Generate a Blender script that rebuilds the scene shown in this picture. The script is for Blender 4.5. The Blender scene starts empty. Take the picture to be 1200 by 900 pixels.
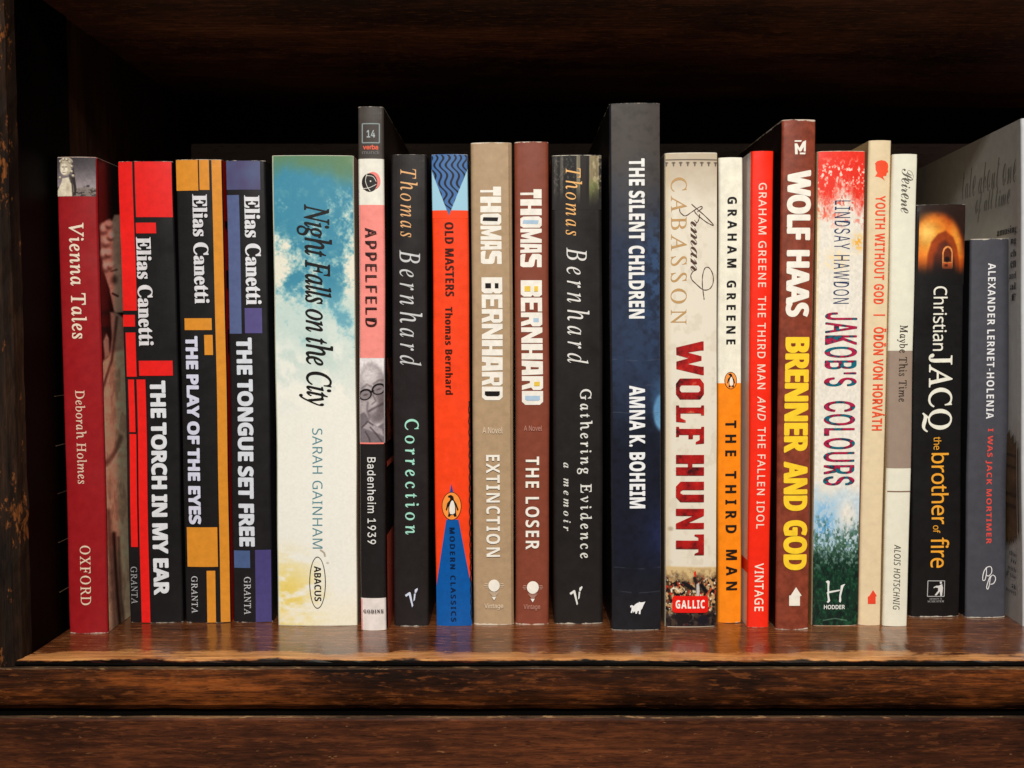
import bpy, bmesh, math, os, random
import numpy as np
from mathutils import Matrix, Vector

# ------------------------------------------------------------------ camera, world, lamps
SC = bpy.context.scene
COL = SC.collection
PXW, PXH, FPX, HORIZON = 1200.0, 900.0, 1100.0, 390.0
PITCH = math.atan((450 - HORIZON) / FPX)
CAM = Vector((0.0, -0.404, 0.125))
cd = bpy.data.cameras.new('camera')
cam = bpy.data.objects.new('camera', cd)
COL.objects.link(cam)
cam.location = CAM
cam.rotation_euler = (math.pi / 2 - PITCH, 0, 0)
cd.sensor_width = 36.0
cd.lens = 36.0 * FPX / PXW
cd.clip_start, cd.clip_end = 0.01, 20.0
SC.camera = cam
SC.view_settings.view_transform = 'Standard'
SC.view_settings.look = 'None'
SC.view_settings.exposure = 0.0
SC.view_settings.gamma = 1.0
SC.render.engine = 'CYCLES'

W = bpy.data.worlds.new('World')
SC.world = W
W.use_nodes = True
W.node_tree.nodes['Background'].inputs['Color'].default_value = (1.0, 0.86, 0.74, 1)
W.node_tree.nodes['Background'].inputs['Strength'].default_value = 0.07


def area(name, loc, target, power, size, color, size_y):
    l = bpy.data.lights.new(name, 'AREA')
    l.energy, l.shape, l.size, l.size_y, l.color = power, 'RECTANGLE', size, size_y, color
    l.spread = math.radians(52)
    o = bpy.data.objects.new(name, l)
    COL.objects.link(o)
    o.location = loc
    o.rotation_euler = (Vector(target) - Vector(loc)).to_track_quat('-Z', 'Y').to_euler()
    return o


area('ceiling_lamp', (0.02, -1.22, 0.98), (0.03, 0, 0.10), 3.05, 0.85, (1.0, 0.968, 0.915), 0.10)


# ------------------------------------------------------------------ photo geometry
CR = Matrix.Rotation(math.pi / 2 - PITCH, 3, 'X')


def ray(px, py):
    return CR @ Vector(((px - 600) / FPX, -(py - 450) / FPX, -1.0))


def on_z(px, py, z=0.0):
    d = ray(px, py)
    return CAM + d * ((z - CAM.z) / d.z)


def on_y(px, py, y):
    d = ray(px, py)
    return CAM + d * ((y - CAM.y) / d.y)


CRN = np.array(CR)


def project(P):
    q = (P - np.array(CAM)) @ CRN
    return 600 - FPX * q[..., 0] / q[..., 2], 450 + FPX * q[..., 1] / q[..., 2]


# ------------------------------------------------------------------ colour and materials
def lin(c):
    r = []
    for v in c[:3]:
        v = v / 255.0
        r.append(v / 12.92 if v <= 0.04045 else ((v + 0.055) / 1.055) ** 2.4)
    return r


def rgba(c):
    return (*lin(c), 1.0)


class NT:
    def __init__(s, name):
        s.m = bpy.data.materials.new(name)
        s.m.use_nodes = True
        s.t = s.m.node_tree
        s.b = s.t.nodes['Principled BSDF']
        s.tc = None

    def n(s, typ, **kw):
        x = s.t.nodes.new(typ)
        for k, v in kw.items():
            if k.startswith('_'):
                setattr(x, k[1:], v)
            else:
                x.inputs[k.replace('__', ' ')].default_value = v
        return x

    def l(s, a, b):
        s.t.links.new(a, b)

    def coord(s):
        if not s.tc:
            s.tc = s.n('ShaderNodeTexCoord')
        return s.tc.outputs['Object']

    def noise(s, scale, detail=3, rough=.5, vec=(1, 1, 1), off=(0, 0, 0)):
        mp = s.n('ShaderNodeMapping')
        mp.inputs['Scale'].default_value = vec
        mp.inputs['Location'].default_value = off
        s.l(s.coord(), mp.inputs['Vector'])
        nz = s.n('ShaderNodeTexNoise', Scale=scale, Detail=detail, Roughness=rough)
        s.l(mp.outputs[0], nz.inputs['Vector'])
        return nz.outputs['Fac']

    def ramp(s, fac, stops):
        r = s.n('ShaderNodeValToRGB')
        e = r.color_ramp.elements
        while len(e) < len(stops):
            e.new(0.5)
        for i, (p, c) in enumerate(stops):
            e[i].position = p
            e[i].color = c if len(c) == 4 else (*c, 1)
        s.l(fac, r.inputs[0])
        return r.outputs[0]

    def mix(s, fac, a, b, mode='MIX'):
        x = s.n('ShaderNodeMix', _data_type='RGBA', _blend_type=mode)
        if isinstance(fac, float):
            x.inputs[0].default_value = fac
        else:
            s.l(fac, x.inputs[0])
        for v, i in ((a, 6), (b, 7)):
            if isinstance(v, tuple):
                x.inputs[i].default_value = v
            else:
                s.l(v, x.inputs[i])
        return x.outputs[2]

    def math(s, op, a, b=0.0, clamp=False):
        x = s.n('ShaderNodeMath', _operation=op, _use_clamp=clamp)
        for v, i in ((a, 0), (b, 1)):
            if isinstance(v, (int, float)):
                x.inputs[i].default_value = v
            else:
                s.l(v, x.inputs[i])
        return x.outputs[0]

    def step(s, v, lo, hi):
        x = s.n('ShaderNodeMapRange', _interpolation_type='SMOOTHSTEP')
        x.inputs['From Min'].default_value = lo
        x.inputs['From Max'].default_value = hi
        s.l(v, x.inputs['Value'])
        return x.outputs[0]

    def bump(s, h, strength=.2, dist=.0005):
        b = s.n('ShaderNodeBump', Strength=strength, Distance=dist)
        s.l(h, b.inputs['Height'])
        s.l(b.outputs[0], s.b.inputs['Normal'])

    def sep(s):
        x = s.n('ShaderNodeSeparateXYZ')
        s.l(s.coord(), x.inputs[0])
        return x.outputs


BW = (0, 0, 0, 1), (1, 1, 1, 1)


def cover_mat(name, color, H, Wd, wear=.5, rough=.42, grain=.08, worn=(226, 214, 196), spec=.3):
    t = NT(name)
    seed = random.random() * 9
    base = rgba(color)
    dk = tuple(v * (1 - grain * 1.5) for v in base[:3]) + (1,)
    lt = tuple(min(1, v * (1 + grain) + .002) for v in base[:3]) + (1,)
    c = t.ramp(t.noise(260, 4, .65, off=(seed, 0, 0)), [(.3, dk), (.7, lt)])
    c2 = t.ramp(t.noise(35, 3, .6, off=(0, seed, 0)), [(.3, (.965, .965, .965, 1)), (.7, (1, 1, 1, 1))])
    c = t.mix(1.0, c, c2, 'MULTIPLY')
    x, y, z = t.sep()
    # worn paper along the top and bottom edge and on the corners of the spine
    ez = t.math('MINIMUM', z, t.math('SUBTRACT', H, z))
    nz = t.noise(420, 3, .7, off=(seed, seed, 0))
    nb = t.noise(90, 2, .5, off=(0, seed, seed))
    w1 = t.step(t.math('ADD', t.math('MULTIPLY', ez, -1000.0), t.math('MULTIPLY', t.math('ADD', nz, nb), 1.6)),
                1.75 - wear, 2.15 - wear)
    ex = t.math('MINIMUM', x, t.math('SUBTRACT', Wd, x))
    ex = t.math('ADD', ex, t.math('MAXIMUM', y, 0.0))
    w2 = t.step(t.math('ADD', t.math('MULTIPLY', ex, -1000.0), t.math('MULTIPLY', t.math('ADD', nz, nb), 1.9)),
                2.25 - wear * .5, 2.65 - wear * .5)
    patch = t.step(t.noise(28, 2, .5, off=(seed, 2, seed)), .40, .62)
    w2 = t.math('MULTIPLY', w2, t.math('ADD', t.math('MULTIPLY', patch, .8), .1))
    w = t.math('MULTIPLY', t.math('MAXIMUM', w1, w2), .75, True)
    c = t.mix(w, c, rgba(worn))
    t.l(c, t.b.inputs['Base Color'])
    t.b.inputs['Specular IOR Level'].default_value = spec
    t.l(t.math('ADD', t.math('MULTIPLY', nb, .2), rough - .1), t.b.inputs['Roughness'])
    t.bump(t.math('ADD', t.noise(700, 2, .5), t.math('MULTIPLY', t.noise(60, 2, .5), 3.0)), .10, .0001)
    return t.m


_ink = {}


def ink(c, rough=.36, var=.12):
    k = (tuple(c), rough, var)
    if k not in _ink:
        t = NT('printed_ink')
        b = rgba(c)
        cc = t.ramp(t.noise(330, 3, .65), [(.3, tuple(v * (1 - var) for v in b[:3]) + (1,)),
                                           (.7, tuple(min(1, v * (1 + var * .5)) for v in b[:3]) + (1,))])
        t.l(cc, t.b.inputs['Base Color'])
        t.b.inputs['Roughness'].default_value = rough
        t.b.inputs['Specular IOR Level'].default_value = .3
        _ink[k] = t.m
    return _ink[k]


def mottled(stops, scale, vec=(1, 1, 1), detail=3, rough=.6):
    t = NT('mottled_ink')
    t.l(t.ramp(t.noise(scale, detail, rough, vec), [(p, rgba(c)) for p, c in stops]), t.b.inputs['Base Color'])
    t.b.inputs['Roughness'].default_value = .36
    t.b.inputs['Specular IOR Level'].default_value = .3
    return t.m


def art_mat():
    t = NT('printed_picture')
    a = t.n('ShaderNodeAttribute', _attribute_name='Print')
    g = t.ramp(t.noise(420, 3, .7), [(.3, (.988, .988, .988, 1)), (.7, (1, 1, 1, 1))])
    t.l(t.mix(1.0, a.outputs['Color'], g, 'MULTIPLY'), t.b.inputs['Base Color'])
    t.b.inputs['Roughness'].default_value = .36
    t.b.inputs['Specular IOR Level'].default_value = .3
    return t.m


ART = art_mat()


def paper_mat():
    t = NT('page_paper')
    c = t.ramp(t.noise(60, 4, .7, (60, 1, 1)), [(.3, rgba((150, 132, 105))), (.7, rgba((215, 200, 172)))])
    t.l(c, t.b.inputs['Base Color'])
    t.b.inputs['Roughness'].default_value = .9
    return t.m


PAPER = paper_mat()


def wood_mat(name, dark, mid, light, axis='x', rough=.3, worn=None, worn_at=.66, worn_mask=None, bump=.35, coat=.3, specks=.0, spec=.4, edge_black=None, blotch=0.0, wscale=42, wsoft=.035, fleck=None):
    t = NT(name)
    st = {'x': (1, 14, 14), 'z': (14, 14, 1)}[axis]
    g = t.noise(38, 6, .65, st)
    g2 = t.noise(9, 3, .55, {'x': (1, 5, 5), 'z': (5, 5, 1)}[axis])
    fine = t.noise(150, 4, .7, {'x': (1, 16, 16), 'z': (16, 16, 1)}[axis], (1, 5, 2))
    v = t.math('ADD', t.math('MULTIPLY', g, .42), t.math('ADD', t.math('MULTIPLY', g2, .36), t.math('MULTIPLY', fine, .26)))
    c = t.ramp(v, [(.40, rgba(dark)), (.52, rgba(mid)), (.66, rgba(light))])
    if blotch:
        bl = t.step(t.noise(30, 5, .68, {'x': (.35, 1, 1), 'z': (1, 1, .35)}[axis], (4, 8, 1)), .44, .62)
        c = t.mix(t.math('MULTIPLY', bl, blotch), c, rgba([q * .35 for q in dark]))
    if fleck:
        fl = t.step(t.noise(150, 3, .6, fleck[0], (2, 6, 3)), .56, .68)
        c = t.mix(t.math('MULTIPLY', fl, fleck[2]), c, rgba(fleck[1]))
        fd = t.step(t.noise(130, 3, .6, fleck[0], (9, 1, 5)), .56, .68)
        c = t.mix(t.math('MULTIPLY', fd, fleck[2]), c, rgba([q * .6 for q in dark]))
    pores = t.step(t.noise(210, 2, .5, {'x': (1, 9, 9), 'z': (9, 9, 1)}[axis]), .62, .70)
    c = t.mix(t.math('MULTIPLY', pores, .55), c, rgba([v * .45 for v in dark]))
    if worn:
        n1 = t.noise(wscale, 5, .7, {'x': (.45, 1, 1), 'z': (1, 1, .45)}[axis], (3, 1, 0))
        n2 = t.noise(wscale * 4, 3, .7, {'x': (.4, 1, 1), 'z': (1, 1, .4)}[axis])
        v = t.math('ADD', t.math('MULTIPLY', n1, .72), t.math('MULTIPLY', n2, .28))
        if worn_mask:
            v = t.math('ADD', v, worn_mask(t))
        m = t.step(v, worn_at, worn_at + wsoft)
        wc = t.ramp(g, [(.35, rgba(worn[0])), (.65, rgba(worn[1]))])
        c = t.mix(m, c, wc)
        t.l(t.math('ADD', t.math('MULTIPLY', m, .25), rough), t.b.inputs['Roughness'])
    else:
        t.b.inputs['Roughness'].default_value = rough
    if specks:
        sp = t.step(t.noise(520, 2, .6, {'x': (.35, 1, 1), 'z': (1, 1, .35)}[axis], (7, 2, 1)), .735 - specks, .77 - specks)
        c = t.mix(t.math('MULTIPLY', sp, .55), c, rgba((150, 104, 66)))
    if edge_black:      # dark old finish plus painted gap shade on the lower half of the front edge, with a ragged upper limit
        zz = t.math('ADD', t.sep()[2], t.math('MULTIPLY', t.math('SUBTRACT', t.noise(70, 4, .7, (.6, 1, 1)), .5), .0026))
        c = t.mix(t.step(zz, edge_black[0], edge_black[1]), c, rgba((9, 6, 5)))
    t.l(c, t.b.inputs['Base Color'])
    t.b.inputs['Specular IOR Level'].default_value = spec
    t.b.inputs['Coat Weight'].default_value = coat
    t.b.inputs['Coat Roughness'].default_value = .18
    t.bump(t.math('ADD', g, t.math('MULTIPLY', g2, .8)), bump, .0004)
    return t.m


# ------------------------------------------------------------------ mesh helpers
def link(name, me, parent=None, mats=()):
    o = bpy.data.objects.new(name, me)
    COL.objects.link(o)
    o.parent = parent
    for m in mats:
        me.materials.append(m)
    return o


def mesh(name, V, F, parent=None, mats=(), idx=None, smooth=False):
    me = bpy.data.meshes.new(name)
    me.from_pydata([tuple(v) for v in V], [], F)
    if idx is not None:
        me.polygons.foreach_set('material_index', idx)
    if smooth:
        me.polygons.foreach_set('use_smooth', [True] * len(F))
    me.update()
    return link(name, me, parent, mats)


def boxm(name, lo, hi, mat, parent=None, bevel=.0):
    x0, y0, z0 = lo
    x1, y1, z1 = hi
    V = [(x0, y0, z0), (x1, y0, z0), (x1, y1, z0), (x0, y1, z0), (x0, y0, z1), (x1, y0, z1), (x1, y1, z1), (x0, y1, z1)]
    F = [(0, 3, 2, 1), (4, 5, 6, 7), (0, 1, 5, 4), (1, 2, 6, 5), (2, 3, 7, 6), (3, 0, 4, 7)]
    o = mesh(name, V, F, parent, [mat])
    if bevel:
        b = o.modifiers.new('bevel', 'BEVEL')
        b.width, b.segments = bevel, 3
    return o


def prism_x(name, prof, x0, x1, mat, parent=None, nx=60, jitter=0.0, seg_mat=None):
    """profile (y, z) going round, extruded along x with a little unevenness"""
    rnd = np.random.RandomState(5)
    n = len(prof)
    V, F = [], []
    for i in range(nx + 1):
        x = x0 + (x1 - x0) * i / nx
        jy = (math.sin(x * 61) + math.sin(x * 137 + 1)) * jitter * .5
        for j, (y, z) in enumerate(prof):
            V.append((x, y + jy + rnd.randn() * jitter * .35, z + rnd.randn() * jitter * .25))
    for i in range(nx):
        for j in range(n):
            k = (j + 1) % n
            F.append((i * n + j, i * n + k, (i + 1) * n + k, (i + 1) * n + j))
    F.append(tuple(range(n))[::-1])
    F.append(tuple(nx * n + j for j in range(n)))
    if seg_mat:
        return mesh(name, V, F, parent, mat, [seg_mat.get(j, 0) for i in range(nx) for j in range(n)] + [0, 0])
    return mesh(name, V, F, parent, [mat])


def thing(name, label, cat, loc, group=None):
    o = bpy.data.objects.new(name, None)
    o.empty_display_size = .02
    COL.objects.link(o)
    o.location = loc
    o['label'] = label
    o['category'] = cat
    if group:
        o['group'] = group
    return o


# ------------------------------------------------------------------ bookcase
YF = on_z(600, 774).y            # front edge of the shelf board
XS = on_y(24, 700, YF).x         # inner face of the left post
BACK = 0.158
XR = 0.62
ZU = 0.2575                      # underside of the shelf above


def zat(py, y):
    return on_y(600, py, y).z


case = thing('bookcase', 'old dark brown wooden bookcase with worn scuffed front edges, holding the row of books', 'bookcase', (0, 0, 0))

shelf_m = wood_mat('worn_varnished_shelf', (58, 29, 15), (108, 60, 32), (154, 96, 56), rough=.2,
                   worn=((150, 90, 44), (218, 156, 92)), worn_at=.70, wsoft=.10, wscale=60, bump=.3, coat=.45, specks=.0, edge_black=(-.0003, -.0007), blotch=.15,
                   fleck=((1, 3.5, 6), (176, 118, 72), .5),
                   worn_mask=lambda t: t.math('SUBTRACT',
                       t.math('MULTIPLY', t.step(t.sep()[1], YF + .0185, YF + .004), .34),
                       t.math('MULTIPLY', t.step(t.sep()[2], -.0003, -.0013), .45)))
# step() needs From Min < From Max; reversed ranges give the falling edge wanted here
prof = [(BACK, 0), (YF + .02, 0), (YF + .004, 0), (YF + .0018, -.0004), (YF + .0006, -.0010), (YF, -.0017), (YF + .0012, -.0026),
        (YF + .006, -.0030), (YF + .02, -.0034), (BACK, -.0034)]
black_m = wood_mat('black_finish_gap_shade', (4, 3, 2), (7, 5, 4), (12, 8, 6), rough=.8, bump=.2, coat=0, spec=.05)  # dark old finish, with the shade of the gaps put into its colour
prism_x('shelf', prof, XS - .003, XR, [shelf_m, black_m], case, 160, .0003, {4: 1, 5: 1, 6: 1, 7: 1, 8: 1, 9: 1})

zt = zat(783, YF - .0005)
zb = zat(833, YF + .001)
mould_m = wood_mat('worn_moulding', (18, 8, 4), (66, 32, 13), (138, 72, 28), rough=.7,
                   worn=((92, 54, 32), (150, 96, 58)), worn_at=.60, wsoft=.05, wscale=75, bump=.3, coat=.0, spec=.06, blotch=.7,
                   fleck=((1, 5, 5), (140, 78, 36), .35),
                   worn_mask=lambda t: t.math('SUBTRACT', t.math('MULTIPLY', t.step(t.sep()[2], zt - .0095, zt - .0030), .05), .05))
ledge_m = wood_mat('rubbed_ledge_highlight', (52, 38, 28), (90, 68, 50), (146, 110, 74), rough=.5, bump=.3, coat=.0, spec=.3, blotch=.5,
                   fleck=((1, 5, 5), (190, 150, 104), .6))  # rubbed wood, with the highlight along the ledges put into its colour
prof = [(BACK, zt), (YF + .008, zt), (YF - .0002, zt), (YF - .0010, zt - .0003), (YF - .0016, zt - .0012), (YF - .0027, zt - .0040),
        (YF - .0036, zt - .0075), (YF - .0038, zt - .0098), (YF - .0030, zb + .0040), (YF - .0008, zb + .0016), (YF + .003, zb + .0004), (YF + .009, zb), (BACK, zb)]
prism_x('edge_moulding', prof, -.30, XR, [mould_m, ledge_m], case, 110, .0003, {0: 1, 1: 1, 2: 1})

zl = zat(840, YF - .004)
rail_m = wood_mat('lower_rail_wood', (34, 17, 10), (72, 37, 21), (116, 62, 33), rough=.6,
                  worn=((104, 66, 44), (150, 108, 78)), worn_at=.72, wscale=90, bump=.25, coat=.0, specks=.02, spec=.12, blotch=.45,
                  fleck=((1, 5, 5), (128, 72, 38), .35))
prof = [(BACK, zl), (YF - .0030, zl), (YF - .0042, zl - .0004), (YF - .0046, zl - .0012), (YF - .0046, zl - .16), (BACK, zl - .16)]
prism_x('lower_rail', prof, -.30, XR, [rail_m, ledge_m, black_m], case, 60, .0002, {0: 2, 1: 1})  # black top face: shade under the moulding painted as colour
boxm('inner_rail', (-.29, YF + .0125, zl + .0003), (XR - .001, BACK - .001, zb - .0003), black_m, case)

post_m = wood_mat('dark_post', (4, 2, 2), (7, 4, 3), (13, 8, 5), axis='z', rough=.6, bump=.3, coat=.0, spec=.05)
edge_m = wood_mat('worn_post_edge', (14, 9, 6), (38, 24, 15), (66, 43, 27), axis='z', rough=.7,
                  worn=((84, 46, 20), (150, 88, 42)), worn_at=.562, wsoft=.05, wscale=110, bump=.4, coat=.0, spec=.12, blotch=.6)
# post: vertical board with a rounded, worn inner front corner
ring = [(-.30, YF + .0002), (XS - .007, YF + .0002), (XS - .0038, YF + .0010), (XS - .0014, YF + .0030), (XS, YF + .0075), (XS, -.002), (XS - .0012, .0), (-.30, 0)]
V, F = [], []
nz = 60
rnd = np.random.RandomState(2)
for i in range(nz + 1):
    z = zt + .0002 + (.36 - zt) * i / nz
    for (x, y) in ring:
        V.append((x + rnd.randn() * .00012, y + rnd.randn() * .00012, z))
n = len(ring)
for i in range(nz):
    for j in range(n):
        k = (j + 1) % n
        F.append((i * n + j, i * n + k, (i + 1) * n + k, (i + 1) * n + j))
F += [tuple(range(n))[::-1], tuple(nz * n + j for j in range(n))]
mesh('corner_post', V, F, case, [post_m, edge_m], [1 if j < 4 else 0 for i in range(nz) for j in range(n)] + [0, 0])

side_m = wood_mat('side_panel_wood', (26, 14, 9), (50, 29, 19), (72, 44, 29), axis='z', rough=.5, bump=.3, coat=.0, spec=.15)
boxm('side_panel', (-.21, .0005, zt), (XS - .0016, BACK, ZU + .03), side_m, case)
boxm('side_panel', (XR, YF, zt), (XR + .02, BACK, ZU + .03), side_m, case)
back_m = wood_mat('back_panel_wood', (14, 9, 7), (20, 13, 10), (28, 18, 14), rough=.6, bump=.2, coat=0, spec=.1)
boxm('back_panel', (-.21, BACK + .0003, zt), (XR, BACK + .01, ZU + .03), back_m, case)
strip_m = wood_mat('back_board_paint', (150, 134, 128), (168, 152, 146), (180, 164, 158), rough=.7, bump=.2, coat=0)
boxm('back_board', (XS - .001, BACK - .006, .0002), (XR - .0005, BACK, on_y(600, 168, BACK - .006).z), strip_m, case, .0006)
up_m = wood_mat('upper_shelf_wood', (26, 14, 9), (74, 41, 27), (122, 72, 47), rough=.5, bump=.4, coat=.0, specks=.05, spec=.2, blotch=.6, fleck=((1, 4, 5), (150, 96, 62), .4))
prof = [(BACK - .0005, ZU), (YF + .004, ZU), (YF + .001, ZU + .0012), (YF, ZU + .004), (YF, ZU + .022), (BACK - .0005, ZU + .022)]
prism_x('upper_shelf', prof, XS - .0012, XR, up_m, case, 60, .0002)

# pale slivers painted as light caught by the support's saw-tooth notches, on the post's inner face
rack_m = wood_mat('notch_glint_wood', (60, 44, 34), (104, 84, 66), (140, 116, 92), rough=.5, bump=.2, coat=0)
for py in (462, 518, 572, 627, 683):
    z = on_y(75, py, -.006).z
    boxm('notch_glint', (XS - .001, -.021, z), (XS + .0003, -.003, z + .00022), rack_m, case)

# ------------------------------------------------------------------ lettering
FD = bpy.utils.system_resource('DATAFILES', path='fonts')
_fonts = {}


def font(fn):
    if fn not in _fonts:
        try:
            _fonts[fn] = bpy.data.fonts.load(os.path.join(FD, fn))
        except Exception:
            _fonts[fn] = None
    return _fonts[fn]


INTER, MATH = 'Inter.woff2', 'NotoSansMath-Regular.woff2'
SCR = dict(zip('BEFHILMRego', '\u212c\u2130\u2131\u210b\u2110\u2112\u2133\u211b\u212f\u210a\u2134'))
ALPH = {'serifb': (0x1d400, 0x1d41a, 0x1d7ce, {}), 'ital': (0x1d434, 0x1d44e, None, {'h': '\u210e'}),
        'bital': (0x1d468, 0x1d482, None, {}), 'script': (0x1d49c, 0x1d4b6, None, SCR), 'sansb': (0x1d5d4, 0x1d5ee, 0x1d7ec, {}),
        'sansit': (0x1d608, 0x1d622, None, {})}
_tm = {}


def glyphs(s, style, space, shear):
    """flat mesh of a line of text: vertices, faces"""
    k = (s, style, space, shear)
    if k in _tm:
        return _tm[k]
    f = INTER
    t = s
    if style in ALPH:
        U, L, D, ex = ALPH[style]
        f = MATH
        if font(f):
            t = ''
            for c in s:
                if c in ex:
                    t += ex[c]
                elif 'A' <= c <= 'Z':
                    t += chr(U + ord(c) - 65)
                elif 'a' <= c <= 'z':
                    t += chr(L + ord(c) - 97)
                elif D and c.isdigit():
                    t += chr(D + int(c))
                else:
                    t += c
    elif style == 'noto':
        f = MATH
    cu = bpy.data.curves.new('lettering', 'FONT')
    cu.body = t
    if font(f):
        cu.font = font(f)
    cu.resolution_u = 4
    cu.space_character = space
    cu.shear = shear
    o = bpy.data.objects.new('lettering', cu)
    COL.objects.link(o)
    bpy.context.view_layer.update()
    me = bpy.data.meshes.new_from_object(o.evaluated_get(bpy.context.evaluated_depsgraph_get()))
    V = np.array([v.co[:2] for v in me.vertices])
    F = [tuple(p.vertices) for p in me.polygons]
    # glyph faces must look towards the viewer of the page
    G = []
    for p in F:
        q = V[list(p)]
        ar = np.sum(q[:, 0] * np.roll(q[:, 1], -1) - np.roll(q[:, 0], -1) * q[:, 1])
        G.append(p if ar > 0 else p[::-1])
    bpy.data.objects.remove(o)
    bpy.data.curves.remove(cu)
    bpy.data.meshes.remove(me)
    _tm[k] = (V, G)
    return _tm[k]


# ------------------------------------------------------------------ noise and paint for printed pictures
def _hash(i, j, s):
    h = (i.astype(np.int64) * 374761393 + j.astype(np.int64) * 668265263 + s * 1442695041) & 0x7fffffff
    h = ((h ^ (h >> 13)) * 1274126177) & 0x7fffffff
    return ((h ^ (h >> 16)) & 0xffff) / 65535.0


def vnoise(x, y, s=0):
    i, j = np.floor(x), np.floor(y)
    u, v = x - i, y - j
    u, v = u * u * (3 - 2 * u), v * v * (3 - 2 * v)
    a, b, c, d = _hash(i, j, s), _hash(i + 1, j, s), _hash(i, j + 1, s), _hash(i + 1, j + 1, s)
    return (a * (1 - u) + b * u) * (1 - v) + (c * (1 - u) + d * u) * v


def fbm(x, y, s=0, o=5, g=.55):
    r, a, t = 0, 1, 0
    for k in range(o):
        r = r + a * vnoise(x * 2 ** k + k * 17.3, y * 2 ** k + k * 9.1, s + k)
        t += a
        a *= g
    return r / t


def ss(v, a, b):
    t = np.clip((v - a) / (b - a), 0, 1)
    return t * t * (3 - 2 * t)


class Paint:
    def __init__(s, X, Y, base):
        s.X, s.Y = X, Y
        s.C = np.zeros(X.shape + (3,)) + np.array(base, float)

    def put(s, m, c):
        c = np.array(c, float)
        s.C = s.C * (1 - m[..., None]) + c * m[..., None]
        return s

    def ell(s, cx, cy, rx, ry, soft=.15, rot=0.0):
        a = math.radians(rot)
        dx, dy = s.X - cx, s.Y - cy
        u, v = dx * math.cos(a) + dy * math.sin(a), -dx * math.sin(a) + dy * math.cos(a)
        return 1 - ss(np.sqrt((u / rx) ** 2 + (v / ry) ** 2), 1 - soft, 1 + soft)

    def seg(s, pts):
        d = np.full(s.X.shape, 1e9)
        for (x0, y0), (x1, y1) in zip(pts[:-1], pts[1:]):
            ex, ey = x1 - x0, y1 - y0
            t = np.clip(((s.X - x0) * ex + (s.Y - y0) * ey) / (ex * ex + ey * ey + 1e-9), 0, 1)
            d = np.minimum(d, np.hypot(s.X - x0 - t * ex, s.Y - y0 - t * ey))
        return d

    def line(s, pts, w, soft=.4):
        return 1 - ss(s.seg(pts), w / 2 - soft, w / 2 + soft)

    def poly(s, pts, soft=.5):
        ins = np.zeros(s.X.shape, bool)
        q = list(pts) + [pts[0]]
        for (x0, y0), (x1, y1) in zip(q[:-1], q[1:]):
            if y0 == y1:
                continue
            c = ((y0 > s.Y) != (y1 > s.Y)) & (s.X < (x1 - x0) * (s.Y - y0) / (y1 - y0) + x0)
            ins ^= c
        d = s.seg(q)
        return ss(np.where(ins, d, -d), -soft, soft)


def srgb_lin(C):
    C = np.clip(C / 255.0, 0, 1)
    return np.where(C <= .04045, C / 12.92, ((C + .055) / 1.055) ** 2.4)


def Z(ox, oy, s, *p):
    return [(ox + p[i] / s, oy + p[i + 1] / s) for i in range(0, len(p), 2)]


# ------------------------------------------------------------------ books
GROUP = 'books standing in a row on the shelf'
INKZ = .00005


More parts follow.
